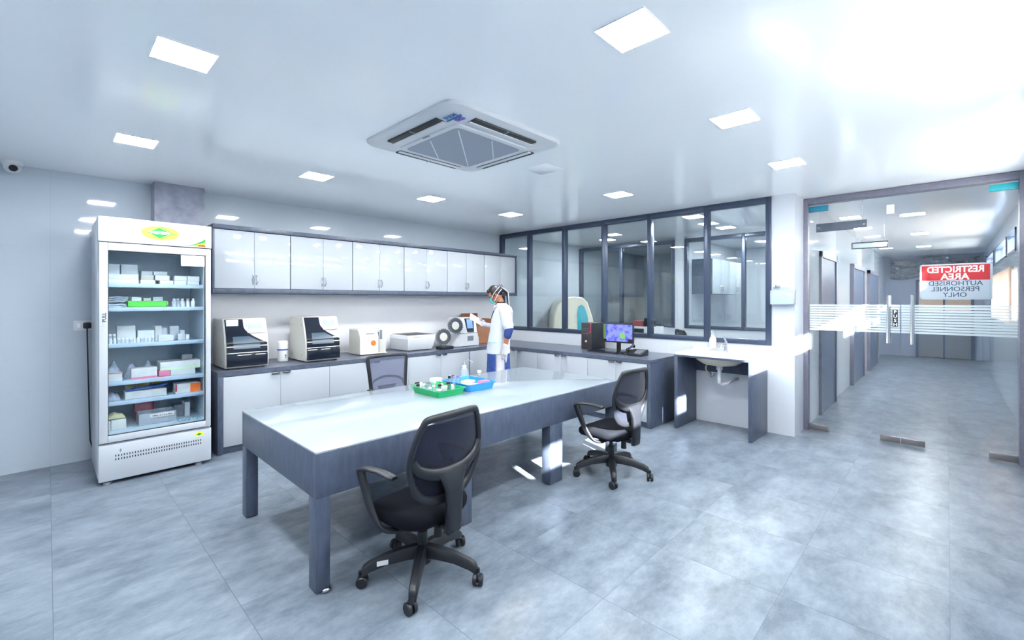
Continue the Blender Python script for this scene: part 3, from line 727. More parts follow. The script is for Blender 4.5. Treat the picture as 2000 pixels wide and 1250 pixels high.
    b.sheet(fn, 14, 18, .002); put('back_mesh', b, M['mesh2'] if square else M['mesh'], t)
    b = MB()
    if square: cr = [(-.2, .62), (-.17, .70), (-.09, .735), (0, .745), (.09, .735), (.17, .70), (.2, .62)]
    else: cr = [(-.240, .745), (-.205, .69), (-.11, .648), (0, .638), (.11, .648), (.205, .69), (.240, .745)]
    path = [Vector((p.x, back_y(p.y, p.x) - .006, p.y)) for p in cat([(u, v, 0) for u, v in cr], 5, False)]
    k = len(path)
    b.tube(path, [(.018 + .016 * math.sin(PI * i / (k - 1))) if not square else .013 for i in range(k)], 12, flat=(1, .5), up=(0, 0, 1)); put('lumbar_bar', b, M['darkplastic'], bf, angle=60)
    b = MB(); rr = []
    for z, hwid, y, th in ((.655, .11, -.236, .012), (.61, .085, -.247, .017), (.55, .06, -.252, .021), (.46, .052, -.253, .023), (.37, .05, -.25, .024), (.325, .048, -.246, .024), (.312, .04, -.24, .018)):
        rr.append([Vector((hwid * math.cos(q), y + th * math.sin(q) * .9, z)) if False else Vector((hwid * math.copysign(abs(math.cos(q)) ** .6, math.cos(q)), y + th * math.copysign(abs(math.sin(q)) ** .6, math.sin(q)), z)) for q in (2 * PI * (j + .5) / 16 for j in range(16))])
    b.rings(rr); put('back_spine', b, M['darkplastic'], t, angle=50)
    return t
office_chair('nearest black mesh office chair at the near long side of the table', (1.478, 2.136, 0), math.radians(6), 10.6 - 6, sticker=True)
office_chair('black mesh office chair at the right end of the table near the washbasin', (3.50, 2.155, 0), math.radians(-3), 0 + 3)
office_chair('office chair with square pale mesh back on the far side of the table', (2.5, 4.02, 0), PI, 20, OUT_B, True)
# ------------------------------------------------------------------ display refrigerator
FX, FY = .292, 5.05
rf = thing('refrigerator', 'tall white glass door refrigerator full of cartons beside the wall cabinets', 'refrigerator', (FX, FY, 0))
b = MB()
b.box(0, .05, .05, .03, .74, 2.245, .004); b.box(.77, .05, .05, .8, .74, 2.245, .004); b.box(.03, .71, .05, .77, .74, 2.245)
b.box(.03, .055, 2.02, .77, .71, 2.245); b.box(.03, .055, .05, .77, .71, .36)
put('cabinet', b, M['enamel'], rf)
b = MB(); b.box(.03, .09, .36, .045, .71, 2.02); b.box(.755, .09, .36, .77, .71, 2.02); b.box(.045, .69, .36, .755, .71, 2.02); b.box(.045, .09, 1.995, .755, .69, 2.02); b.box(.045, .09, .36, .755, .69, .425)
put('liner', b, M['fridgein'], rf)
hd = B('header', 0, -.004, 2.04, .8, .05, 2.25, M['enamel'], rf, bev=.006)
lg = MB(); lg.rings([[Vector((.412 + .135 * math.cos(q), y, 2.145 + .062 * math.sin(q))) for q in (2 * PI * i / 48 for i in range(48))] for y in (-.0045, -.0055)]); put('yellow_oval', lg, M['yellow'], hd)
lg = MB(); lg.prism([(.322, 2.147), (.405, 2.195), (.488, 2.147), (.405, 2.099)], 'y', -.0062, -.0056)
lg.prism([(.405, 2.203), (.42, 2.203), (.512, 2.147), (.42, 2.091), (.405, 2.091), (.5, 2.147)], 'y', -.0062, -.0056); put('green_diamond', lg, M['green'], hd)
text('lettering', 'WESTERN', .034, '-y', (.406, -.0066, 2.147), M['trimwhite'], hd, .0012, .0004, .92)
sw = MB(); up = [(.575 + .175 * t, 2.05 + .075 * t ** 1.9) for t in [i / 12 for i in range(13)]]; dn = [(.575 + .175 * t, 2.047 + .048 * t ** 1.7) for t in [i / 12 for i in range(13)]]
sw.prism(up + dn[::-1], 'y', -.0056, -.0046); put('green_swoosh', sw, M['green'], hd)
sw = MB(); sw.prism([(.66, 2.05)] + dn[6:] + [(.75, 2.05)], 'y', -.0054, -.0046); put('amber_corner', sw, M['amber'], hd)
sw = MB(); sw.prism([(.684, 2.057), (.70, 2.068), (.735, 2.07), (.75, 2.06), (.75, 2.052), (.684, 2.052)], 'y', -.006, -.0054); put('brown_mark', sw, M['brown'], hd)
dr = put('door', (lambda b: (b.box(.006, -.006, .352, .062, .044, 2.032, .006), b.box(.752, -.006, .352, .794, .044, 2.032, .006), b.box(.062, -.006, .352, .752, .044, .408, .004), b.box(.062, -.006, 1.968, .752, .044, 2.032, .004), b)[-1])(MB()), M['enamel'], rf)
b = MB(); b.box(.06, .004, .406, .066, .03, 1.97); b.box(.748, .004, .406, .754, .03, 1.97); b.box(.06, .004, .406, .754, .03, .412); b.box(.06, .004, 1.964, .754, .03, 1.97); put('gasket', b, M['ink'], dr)
B('glass_pane', .064, .012, .41, .75, .018, 1.966, M['fridgeglass'], dr)
b = MB(); b.box(.028, -.0075, 1.325, .05, -.006, 1.485, .0005); ps = put('side_sticker', b, M['signwhite'], dr)
text('lettering', 'PULL', .036, '-y', (.039, -.0082, 1.405), M['ink'], dr, .0006, .0004, 1.0, rot=PI / 2)
text('teal_lettering', 'Coolcar Toget', .034, '-y', (.63, .0108, .445), M['tealdark'], dr, .0004, .0004, .9)
b = MB(); b.box(.002, -.004, .03, .798, .05, .335, .008); gp = put('lower_panel', b, M['enamel'], rf)
b = MB()
for q in range(34):
    for z in (.205, .235): b.box(.108 + q * .0182, -.0052, z - .008, .115 + q * .0182, -.0035, z + .008)
put('vent_slots', b, M['ink'], gp)
b = MB(); b.rings([[Vector((.70 + .038 * math.cos(q), y, .292 + .02 * math.sin(q))) for q in (2 * PI * i / 28 for i in range(28))] for y in (-.0045, -.0055)]); oval = put('small_oval_badge', b, M['yellow'], gp)
b = MB(); b.prism([(.676, .292), (.70, .305), (.724, .292), (.70, .279)], 'y', -.0062, -.0056); put('diamond', b, M['green'], oval)
b = MB(); b.prism([(.134, .275), (.142, .292), (.150, .275), (.142, .258)], 'y', -.0048, -.0038); put('worn_mark', b, M['greyplastic'], gp)
b = MB(); b.box(.04, -.001, .337, .71, .04, .345); b.box(.7, -.008, .337, .78, .04, .348, .002); put('hinge_rail', b, M['greyplastic'], rf)
for x, y in ((.06, .03), (.7, .03), (.06, .66), (.7, .66)):
    b = MB(); b.cyl((x, y, 0.001), (x, y, .02), .03, .026, 14); b.cyl((x, y, .02), (x, y, .055), .014); put('foot', b, M['greyplastic'], rf)
SH = [1.693, 1.486, 1.171, .846, .674]
for z in SH:
    b = MB(); b.box(.047, .10, z - .008, .753, .655, z - .001); b.box(.047, .085, z - .034, .753, .1, z + .002, .003); put('shelf', b, M['shelf'], rf)
SNAME = ['top', 'second', 'third', 'fourth', 'fifth', 'bottom']
def fx(px): return FX + (.053 + (px - 85) / 1515 * .71 - .0) * 1.02 - .008
def fx3(px): return FX + (.053 + (px - 45) / 1005 * .71) * 1.02 - .008
def carton(label, x0, x1, z, h, y, dep, m, group=None, name='carton', side=None, band=None):
    cat_ = {'carton': 'carton'}.get(name, name.split('_')[-1])
    t = tag(B(name, 0, 0, 0.0005, x1 - x0, dep, h, m, bev=.0015, loc=(x0, FY + y, z)), label, cat_, group)
    if band:
        bm_, z0, z1, a0, a1 = band
        B('printed_band', a0 * (x1 - x0), -.0006, z0 * h, a1 * (x1 - x0), .0006, z1 * h, bm_, t)
    return t
G1 = 'cartons on the top refrigerator shelf'
rows = [('bottom', [(108, 566), (592, 808), (882, 1085), (1102, 1300), (1312, 1510)], 0, .037, M['carton'], .02), ('middle', [(137, 566), (604, 790), (812, 1026), (1112, 1308), (1322, 1518)], .0375, .046, M['carton'], .03), ('upper', [(103, 302), (322, 553), (610, 772), (794, 998)], .084, .0, M['carton2'], .04)]
for rn, spans, dz, h, mm, yy in rows:
    for i, (a, c) in enumerate(spans):
        hh = h or (.085 if i < 2 else .035)
        m_ = mm
        if rn == 'middle' and i == 1: m_ = M['carton3']
        kind = 'wide flat white' if (c - a) > 300 else ('striped grey' if m_ is M['carton3'] else ('tall pale' if rn == 'upper' and i < 2 else 'white'))
        carton('%s carton, %s from left in the %s row on the top refrigerator shelf' % (kind, ORD[i], rn), fx(a), fx(c), SH[0] + dz, hh, .11 + yy, .2 if rn != 'upper' else .16, m_, G1)
# second shelf
for i in range(5):
    b = MB(); w0 = .135 + .01 * math.sin(i * 3)
    b.sheet(lambda u, v: ((u - .5) * w0, (v - .5) * .2, .006 + .009 * math.sin(u * PI) * math.sin(v * PI) + .003 * math.sin(u * 9 + i)), 8, 8, .012)
    o = put('pouch', b, M['pouch'], loc=(fx(262) + .004 * math.sin(i * 2), FY + .26, SH[1] + .008 + i * .017)); o.rotation_euler = (0, 0, .1 * math.sin(i * 5))
    tag(o, 'flat clear pouch on the second refrigerator shelf, %s from the bottom of the left pile' % ORD[i], 'pouch', 'pouches left on the second refrigerator shelf')
bn = thing('storage_bin', 'lime green plastic bin in the middle of the second refrigerator shelf', 'bin', (fx(400), FY + .12, SH[1]))
W = fx(985) - fx(400)
b = MB(); b.box(0, 0, .001, W, .24, .006); b.box(0, 0, .001, W, .006, .056); b.box(0, .234, .001, W, .24, .056); b.box(0, 0, .001, .006, .24, .056); b.box(W - .006, 0, .001, W, .24, .056); b.box(-.004, -.004, .05, W + .004, .002, .056)
put('tub', b, M['binlime'], bn)
b = MB(); b.box(W, .05, .02, W + .018, .12, .05, .004); put('yellow_handle', b, M['yellowcap'], bn)
for i, (a, c, h, m_) in enumerate(((470, 610, .084, 'carton2'), (640, 740, .075, 'carton3'), (780, 930, .086, 'pouch'))):
    carton('%s packet standing in the lime green refrigerator bin' % ['left', 'middle', 'right'][i], fx(a), fx(c), SH[1] + .0065, h, .15, .1, M[m_], 'packets in the lime green bin', 'packet')
for i, px in enumerate((1110, 1180, 1250, 1340, 1420)):
    t = thing('reagent_bottle', 'small pale bottle on the second refrigerator shelf, %s from the green bin' % ORD[i], 'bottle', (fx(px), FY + .17 + .02 * (i % 2), SH[1]), 0, 'bottles right on the second refrigerator shelf')
    put('body', MB().lathe([(.017, .001), (.0175, .05), (.015, .056), (.009, .06)], n=14), M['pouch'] if i < 2 else M['plastic'], t)
    b = MB(); b.cyl((0, 0, .06), (0, 0, .078), .0105, n=12); put('cap', b, M['trimwhite'], t)
# third shelf
for i in range(13):
    px = 68 + i * 36
    t = thing('vial', 'capped white vial, %s from left in the front row on the third refrigerator shelf' % ORD[i], 'vial', (fx3(px), FY + .125, SH[2]), 0, 'vials on the third refrigerator shelf')
    put('body', MB().lathe([(.0105, .001), (.011, .032), (.007, .036)], n=12), M['carton2'] if i % 3 else M['pouch'], t)
    b = MB(); b.cyl((0, 0, .036), (0, 0, .047), .0085, n=12); put('cap', b, M['trimwhite'], t)
for i in range(3):
    t = thing('vial', 'taller capped vial, %s from left behind the front vials on the third refrigerator shelf' % ORD[i], 'vial', (fx3(64 + i * 38), FY + .165, SH[2] + .0), 0, 'vials on the third refrigerator shelf')
    put('body', MB().lathe([(.0105, .001), (.011, .065), (.007, .07)], n=12), M['pouch'], t)
    b = MB(); b.cyl((0, 0, .07), (0, 0, .082), .0085, n=12); put('cap', b, M['trimwhite'], t)
for i, (a, c, h, y) in enumerate(((167, 343, .148, .19), (362, 528, .104, .19), (537, 606, .14, .2), (612, 665, .115, .23), (560, 716, .058, .14), (700, 795, .13, .25), (768, 812, .06, .16), (800, 850, .09, .2), (853, 890, .05, .17))):
    carton('white carton on the third refrigerator shelf, %s from the left among the larger boxes' % ORD[i], fx3(a), fx3(c), SH[2], h, y, .04 if i in (4, 6) else .1, M['carton'] if i % 2 == 0 else M['carton2'], 'cartons on the third refrigerator shelf')
# fourth shelf
for i, (a, c, h, y, s) in enumerate(((60, 228, .16, .3, 2.1), (236, 395, .13, .34, 3.7), (403, 556, .14, .31, 5.2))):
    b = MB(); W = fx3(c) - fx3(a)
    b.sheet(lambda u, v: ((u - .5) * W, (v - .5) * .17, .004 + h * (math.sin(u * PI) * math.sin(v * PI)) ** .6 * (.86 + .14 * math.sin(u * 11 + s) * math.cos(v * 9 + s))), 14, 12, .003)
    b.box(-W / 2, -.085, .001, W / 2, .085, .005)
    tag(put('plastic_bag', b, M['pouch'], loc=((fx3(a) + fx3(c)) / 2, FY + y, SH[3])), '%s bulging clear plastic bag at the back of the fourth refrigerator shelf' % ['left', 'middle', 'right'][i], 'bag', 'bags on the fourth refrigerator shelf')
carton('white carton with red top edge at the left end of the fourth refrigerator shelf', fx3(52), fx3(208), SH[3], .072, .12, .09, M['carton'], band=(M['crimson'], .9, 1.0, 0, 1))
carton('white carton with red bottom edge left of centre on the fourth refrigerator shelf', fx3(292), fx3(543), SH[3], .096, .12, .09, M['carton'], band=(M['pink'], .0, .2, 0, 1))
carton('mauve carton in the middle of the fourth refrigerator shelf', fx3(562), fx3(676), SH[3], .056, .13, .2, M['pink'])
carton('low white carton on the right of the fourth refrigerator shelf, under the long one', fx3(682), fx3(946), SH[3], .056, .13, .2, M['carton'])
carton('long white carton with green lower edge lying across two others on the fourth shelf', fx3(575), fx3(1000), SH[3] + .0565, .074, .13, .2, M['carton'], band=(M['lightgreen'], .0, .25, 0, 1))
carton('dark grey carton standing on the long white one at the right of the fourth shelf', fx3(820), fx3(932), SH[3] + .131, .05, .2, .1, M['greyplastic'])
# fifth shelf
t = carton('long white open carton with blue lid on the fifth refrigerator shelf', fx3(235), fx3(640), SH[4], .066, .13, .14, M['carton'])
b = MB(); b.box(0, 0, 0, fx3(650) - fx3(245), .14, .006, .001, mtx=Matrix.Rotation(-.1, 4, 'Y'))
put('lid', b, M['blueprint'], t, loc=(.01, .0, .067))
t = carton('white carton with red edge and orange end on the right of the fifth refrigerator shelf', fx3(730), fx3(1003), SH[4], .088, .12, .16, M['carton'], band=(M['orange'], .06, .96, .58, 1.0))
B('red_edge', 0, -.0007, 0.02, .012, .0008, .086, M['crimson'], t)
for i, (a, c) in enumerate(((270, 355), (372, 515), (532, 660))):
    carton('yellow fronted carton at the back of the fifth refrigerator shelf, %s from the left' % ORD[i], fx3(a), fx3(c), SH[4], .105, .38, .12, M['carton2'], 'yellow cartons on the fifth refrigerator shelf', band=(M['amber'], .45, .95, .1, .9))
b = MB(); b.sheet(lambda u, v: ((u - .5) * .1, (v - .5) * .13, .004 + .07 * (math.sin(u * PI) * math.sin(v * PI)) ** .6 * (.85 + .15 * math.sin(u * 12 + v * 7))), 12, 12, .003); b.box(-.05, -.065, .001, .05, .065, .005)
tag(put('plastic_bag', b, M['pouch'], loc=(fx3(130), FY + .2, SH[4])), 'small clear plastic bag at the left end of the fifth refrigerator shelf', 'bag')
# bottom
ZB = .4255
carton('left white carton of the pair at the bottom left of the refrigerator', fx3(52), fx3(104), ZB, .082, .12, .16, M['carton'], 'cartons on the refrigerator floor')
carton('right white carton of the pair at the bottom left of the refrigerator', fx3(108), fx3(246), ZB, .086, .12, .16, M['carton'], 'cartons on the refrigerator floor')
b = MB(); b.sheet(lambda u, v: ((u - .5) * .13, (v - .5) * .14, .008 + .05 * (math.sin(u * PI) * math.sin(v * PI)) ** .6 * (.85 + .15 * math.sin(u * 10 + 4))), 12, 12, .004)
tag(put('yellow_bag', b, mat('pale_yellow_bag', C(206, 206, 160), .4, var=.2, vscale=20), loc=(fx3(150), FY + .2, ZB + .088)), 'pale yellow bag lying on two white cartons at the refrigerator bottom', 'bag')
tt = thing('plastic_tub', 'clear labelled plastic tub on the refrigerator floor', 'tub', (fx3(365), FY + .12, ZB))
W = fx3(740) - fx3(365)
b = MB(); b.box(0, 0, .001, W, .006, .1, .002); b.box(0, .194, .001, W, .2, .1, .002); b.box(0, 0, .001, .006, .2, .1, .002); b.box(W - .006, 0, .001, W, .2, .1, .002); b.box(0, 0, .001, W, .2, .008)
put('body', b, M['clear'], tt)
b = MB(); b.box(.075, -.004, .058, .255, -.001, .092, .001); lb = put('label', b, M['paper'], tt)
text('lettering', 'UMSL. 8 Y.V.A. M.P', .017, '-y', (.165, -.0046, .075), M['ink'], lb, .0004, .0004, 1.05)
carton('pale inner carton inside the clear labelled tub', fx3(365) + .02, fx3(365) + .12, ZB + .009, .05, .15, .1, M['carton2'])
carton('crimson carton behind the clear tub on the refrigerator floor', fx3(365), fx3(560), ZB, .175, .38, .16, M['crimson'])
carton('purplish grey carton right of the clear tub at the refrigerator back', fx3(755), fx3(858), ZB, .11, .3, .14, M['greyplastic'])
carton('pale grey carton at the bottom right of the refrigerator', fx3(862), fx3(918), ZB, .135, .25, .14, M['carton2'])

# ------------------------------------------------------------------ instruments on the worktop
def analyser(label, loc, extra):
    t = thing('blood_analyser', label, 'analyser', loc, 0, 'analysers with smoked front windows')
    w, h = .415, .525
    def fy(z): return .012 + (.10 * max(0, (z - .2) / .325) ** 1.5 if z > .2 else .0) + (.02 * (1 - z / .05) if z < .05 else 0)
    zs = [.012, .03, .05, .12, .2, .24, .28, .33, .38, .43, .47, .5, .515, .525]
    b = MB()
    prof = [(fy(z), z) for z in zs] + [(.49, .525), (.50, .515), (.50, .012)]
    rr = []
    for x in (0, .008, w - .008, w):
        s = .006 if x in (0, w) else 0
        rr.append([Vector((x, min(max(y, fy(max(z, .012)) + s), .5 - s), min(max(z, .012 + s), h - s))) for y, z in prof])
    b.rings(rr); put('shell', b, M['cream'], t, angle=40)
    def xr(z):
        if z < .27: return .4
        if z > .45: return .185
        k = (z - .27) / .18; return .4 - .215 * (math.sin(k * PI / 2) ** .9)
    b = MB(); zz = [.03 + .49 * i / 40 for i in range(41)]
    A = [[Vector((.014, fy(z) - .01, z)), Vector((xr(z), fy(z) - .01, z)), Vector((xr(z), fy(z) + .01, z)), Vector((.014, fy(z) + .01, z))] for z in zz]
    b.rings(A); cv = put('front_cover', b, M['smoke'], t, angle=40)
    b = MB()
    zz = [.21, .23, .25, .28, .31, .34]
    b.rings([[Vector((.075, fy(z) - .0115, z)), Vector((min(.33, xr(z) - .04), fy(z) - .0115, z)), Vector((min(.33, xr(z) - .04), fy(z) - .008, z)), Vector((.075, fy(z) - .008, z))] for z in zz]); put('window', b, M['smoke2'], cv)
    b = MB(); b.box(.014, -.0035, .165, .4, .008, .172, .002); put('seam_strip', b, M['trimwhite'], cv)
    b = MB(); b.box(.014, -.003, .262, .4, .008, .268, .002); b.box(.014, -.012, .03, .4, .006, .155, .004); put('lower_drawer', b, M['smoke'], cv)
    for (a, c, d, e) in extra:
        z = (c + e) / 2; b = MB(); b.box(a, min(fy(c), fy(e)) - .0145, c, d, fy(z) - .004 + (.004 if z > .3 else 0), e, .001); put('white_sticker', b, M['paper'], cv)
    sl = Matrix.Translation((.305, fy(.44) - .003, .44)) @ Matrix.Rotation(-math.atan((fy(.5) - fy(.38)) / .12), 4, 'X')
    b = MB(); b.box(-.09, -.008, -.075, .09, .004, .07, .006, mtx=sl); pn = put('control_panel', b, M['plastic'], t)
    b = MB(); b.box(-.078, -.0105, -.03, .062, -.007, .058, .001, mtx=sl); put('display', b, M['lcd'], pn)
    b = MB(); b.box(-.04, -.0105, -.058, .062, -.007, -.042, .001, mtx=sl); put('key_row', b, M['lightgreen'], pn)
    b = MB()
    for y, z in ((.12, .08), (.42, .08), (.14, .43), (.42, .43)): b.cyl((-.002, y, z), (.004, y, z), .008, n=10)
    put('side_screw', b, M['greyplastic'], t)
    for x, y in ((.04, .06), (.375, .06), (.04, .45), (.375, .45)):
        b = MB(); b.cyl((x, y, 0.0005), (x, y, .02), .016, n=12); put('foot', b, M['darkplastic'], t)
    return t
analyser('cream blood analyser with smoked black front, beside the refrigerator', (1.272, 5.33, ZT), [(.025, .45, .135, .515), (.315, .045, .392, .085)])
analyser('cream blood analyser with smoked black front, right of the white bottle', (2.07, 5.30, ZT), [(.315, .05, .392, .085)])
rb = thing('reagent_canister', 'white screw cap reagent canister with blue ring between the two black fronted analysers', 'canister', (1.935, 5.64, ZT))
put('body', MB().lathe([(.05, .001), (.057, .008), (.057, .14), (.052, .15)], n=28), M['plastic'], rb)
put('blue_ring', MB().lathe([(.0575, .135), (.0585, .137), (.0585, .146), (.0565, .148)], n=28, cap=False), M['royal'], rb)
put('lid', MB().lathe([(.056, .15), (.058, .156), (.058, .23), (.05, .242)], n=28), M['trimwhite'], rb)
put('paper_label', MB().lathe([(.0577, .03), (.0577, .12)], n=28, cap=False), M['paper'], rb)
b = MB(); b.box(.004, -.0592, .07, .016, -.0575, .085); b.box(.006, -.0592, .05, .02, -.0575, .06); put('label_mark', b, M['ink'], rb)
el = thing('electrolyte_analyser', 'small cream analyser with orange dot sticker behind the far chair', 'analyser', (2.83, 5.48, ZT))
b = MB(); prof = [(0, .01), (0, .23), (.03, .30), (.07, .34), (.32, .34), (.32, .01)]
rr = []
for x, s in ((0, .94), (.012, 1), (.26, 1), (.262, 1)): rr.append([Vector((x, .16 + (y - .16) * s, .17 + (z - .17) * s)) for y, z in prof])
b.rings(rr); b.box(.265, .02, .01, .385, .31, .335, .012); b.box(0, -.004, .008, .385, .32, .022, .004)
put('housing', b, M['cream'], el, angle=40)
b = MB(); b.box(.265, -.002, .02, .268, .03, .3); put('panel_gap', b, M['greyplastic'], el)
b = MB(); b.box(.09, .017, .262, .21, .032, .285, .002, mtx=Matrix.Rotation(0, 4, 'X')); b.box(.288, .012, .2, .322, .024, .325, .002); put('vent_slot', b, M['greyplastic'], el)
b = MB(); b.cyl((.185, -.004, .155), (.185, .002, .155), .036, n=24); put('orange_dot', b, M['orange'], el)
for x, y in ((.03, .04), (.35, .04), (.03, .28), (.35, .28)):
    b = MB(); b.cyl((x, y, 0.0005), (x, y, .012), .014, n=12); put('foot', b, M['darkplastic'], el)
ce = thing('benchtop_centrifuge', 'low white lidded box shaped instrument between orange dotted analyser and ring analyser', 'centrifuge', (3.5, 5.40, ZT))
b = MB(); b.rings([[Vector((x, y, z)) for x, y in ((.03 - d, .05 - e), (.43 + d, .05 - e), (.45, .48), (.0, .48))] for z, d, e in ((.012, -.0, 0), (.05, .012, .02), (.16, .03, .05), (.165, .03, .05))]); put('base', b, M['plastic'], ce, angle=30)
b = MB(); b.rings([[Vector((x, y, z)) for x, y in ((.0 + d, .0 + d), (.46 - d, .0 + d), (.46 - d, .49 - d), (.0 + d, .49 - d))] for z, d in ((.168, 0), (.215, 0), (.226, .012))]); ld = put('lid', b, M['trimwhite'], ce, angle=30)
b = MB(); b.box(.004, .004, .163, .456, .486, .17); b.box(.08, -.002, .196, .24, .004, .203); put('seam', b, M['greyplastic'], ld)
b = MB(); b.box(.02, .01, .2255, .45, .48, .229, .002); put('top_mat', b, M['darkplastic'], ld)
for x, y in ((.07, .09), (.39, .09), (.05, .44), (.4, .44)):
    b = MB(); b.cyl((x, y, 0.0005), (x, y, .014), .014, n=12); put('foot', b, M['darkplastic'], ce)
ha = thing('ring_analyser', 'white analyser with two black reagent rings and a blue screen beside the person', 'analyser', (4.41, 5.40, ZT))
b = MB(); b.prism([(0, .0), (.385, 0), (.385, .36), (-.24, .36), (-.24, .12), (-.12, .1)], 'z', .008, .2); put('base_housing', b, M['plastic'], ha, angle=25)
b = MB(); rr = []
for x in (.05, .385): rr.append([Vector((x, y, z)) for y, z in ((.02, .205), (.06, .435), (.09, .445), (.34, .445), (.36, .43), (.36, .2))])
b.rings(rr); put('upper_housing', b, M['plastic'], ha, angle=25)
sl = Matrix.Translation((.235, .04, .32)) @ Matrix.Rotation(-.17, 4, 'X')
b = MB(); b.rings([[sl @ Vector((x, y, z)) for x, z in ((-.085, .115), (.09, .115), (.07, -.1), (-.05, -.1))] for y in (-.022, .002)]); dp = put('display_bezel', b, M['darkplastic'], ha)
b = MB(); b.box(-.06, -.024, -.045, .055, -.0215, .1, .001, mtx=sl); put('display', b, M['lcdblue'], dp)
b = MB(); b.box(.17, -.004, .085, .29, .002, .16, .004); put('paper_door', b, M['greyplastic'], ha)
def ring(name, x, y, z, r, par, nv=24):
    n = Vector((-.28, -.95, .1)).normalized(); q = n.to_track_quat('Z', 'Y').to_matrix().to_4x4(); T = Matrix.Translation((x, y, z)) @ q
    b = MB(); b.lathe([(r * .55, -.02), (r * .55, .02), (r * .82, .026), (r, .02), (r, -.02), (r * .55, -.02)], n=36, cap=False, mtx=T); rg = put(name, b, M['ringgrey'], par)
    b = MB(); b.lathe([(r * .53, -.01), (r * .53, .012), (0.002, .018)], n=28, mtx=T); put('hub', b, M['cream'], rg)
    b = MB()
    for i in range(nv):
        a = 2 * PI * i / nv; p = T @ Vector((r * 1.02 * math.cos(a), r * 1.02 * math.sin(a), .0)); e = T @ Vector((r * 1.02 * math.cos(a), r * 1.02 * math.sin(a), .03)); b.cyl(p, e, .009, .007, 8)
    put('cuvettes', b, M['clear'], rg)
    b = MB(); b.cyl(T @ Vector((0, 0, -.12)), T @ Vector((0, 0, -.0)), r * .3, n=16); put('axle_housing', b, M['plastic'], rg)
ring('reagent_ring', -.075, .0, .335, .115, ha); ring('reagent_ring', -.255, .06, .17, .115, ha)
tr = thing('spare_ring', 'grey ring tray leaning on the worktop left of the ring analyser', 'ring', (4.06, 5.86, ZT))
n = Vector((-.2, -.9, .35)).normalized(); T = Matrix.Translation((0, 0, .09)) @ n.to_track_quat('Z', 'Y').to_matrix().to_4x4()
b = MB(); b.lathe([(.05, -.012), (.05, .012), (.09, .014), (.092, -.012), (.05, -.012)], n=32, cap=False, mtx=T); put('rim', b, M['greyplastic'], tr)
b = MB(); b.lathe([(.05, -.006), (.05, .006), (.002, .008)], n=24, mtx=T); put('centre', b, M['clear'], tr)
b = MB(); b.box(-.05, .02, .001, .05, .07, .02, .004); put('stand', b, M['greyplastic'], tr)
b = MB(); b.box(0, 0, .001, .21, .16, .045, .008)
tag(put('power_adaptor', b, M['darkplastic'], loc=(3.985, 5.26, ZT)), 'flat black box on the worktop in front of the grey ring tray', 'adaptor')
bx = thing('cardboard_box', 'open brown cardboard box on the worktop behind the person', 'box', (4.87, 5.58, ZT))
b = MB(); b.box(0, 0, .001, .36, .006, .3); b.box(0, .294, .001, .36, .3, .3); b.box(0, .006, .001, .006, .294, .3); b.box(.354, .006, .001, .36, .294, .3); b.box(.006, .006, .001, .354, .294, .007); put('body', b, M['kraft'], bx)
b = MB(); b.box(0, -.003, 0, .36, .003, .2, mtx=Matrix.Translation((0, .297, .3)) @ Matrix.Rotation(-.15, 4, 'X')); put('back_flap', b, M['kraftin'], bx)
b = MB(); b.box(-.003, 0, 0, .003, .29, .14, mtx=Matrix.Translation((.357, .005, .3)) @ Matrix.Rotation(.7, 4, 'Y')); put('side_flap', b, M['kraftin'], bx)
b = MB(); b.box(-.003, 0, -.14, .003, .29, 0, mtx=Matrix.Translation((-.001, .005, .3)) @ Matrix.Rotation(.25, 4, 'Y')); put('side_flap', b, M['kraft'], bx)
b = MB(); b.cyl((0, 0, .001), (0, 0, .13), .025, .022, 16); b.cyl((0, 0, .13), (0, 0, .15), .012, n=12)
tag(put('small_bottle', b, M['plastic'], loc=(4.84, 5.46, ZT)), 'small white bottle on the worktop between ring analyser and cardboard box', 'bottle')

# ------------------------------------------------------------------ computer, telephone
pc = thing('desktop_computer', 'black tower computer with a red stripe standing on the worktop', 'computer', (5.50, 3.715, ZT))
B('case', .012, 0, .003, .36, .18, .39, M['darkplastic'], pc, bev=.004)
b = MB(); b.box(0, 0, .003, .014, .18, .39, .004); fp = put('front_panel', b, mat('brushed_black_front', C(52, 48, 50), .35, var=.1, vscale=30), pc)
b = MB(); b.box(-.003, .012, .25, .001, .024, .39, .001); b.cyl((-.006, .024, .255), (.0, .024, .255), .013, n=14); put('red_stripe', b, M['crimson'], fp)
b = MB(); b.box(-.002, .04, .305, .001, .168, .309); b.box(-.002, .04, .23, .001, .168, .234); b.box(-.002, .04, .275, .001, .168, .278); b.box(-.003, .06, .24, .001, .075, .246); put('drive_slots', b, M['greyplastic'], fp)
b = MB(); b.lathe([(.022, 0), (.016, .004), (.002, .006)], n=18, mtx=Matrix.Translation((0, .098, .115)) @ Matrix.Rotation(-PI / 2, 4, 'Y')); put('badge', b, M['chrome'], fp)
mo = thing('monitor', 'black flat monitor showing a blue violet picture on the worktop', 'monitor', (5.50, 3.285, ZT))
B('housing', 0, -.242, .132, .025, .242, .398, M['darkplastic'], mo, bev=.004)
B('screen', -.0012, -.226, .152, .001, .226, .386, M['screen'], mo)
B('green_strip', -.0018, .186, .18, 0, .224, .384, M['screengreen'], mo)
b = MB(); b.sphere((-.0012, -.075, .235), .045, (.01, 1, 1.0), 14); b.box(-.0019, -.12, .195, -.0005, -.03, .24); put('lime_patch', b, M['screenlime'], mo)
B('dark_corner', -.0019, -.225, .152, 0, -.16, .19, M['black'], mo); B('dark_corner', -.0019, .175, .152, 0, .225, .178, M['black'], mo)
b = MB(); b.box(.02, -.03, .02, .045, .03, .26, .004); b.box(-.06, -.12, .001, .13, .12, .018, .006); put('stand', b, M['darkplastic'], mo)
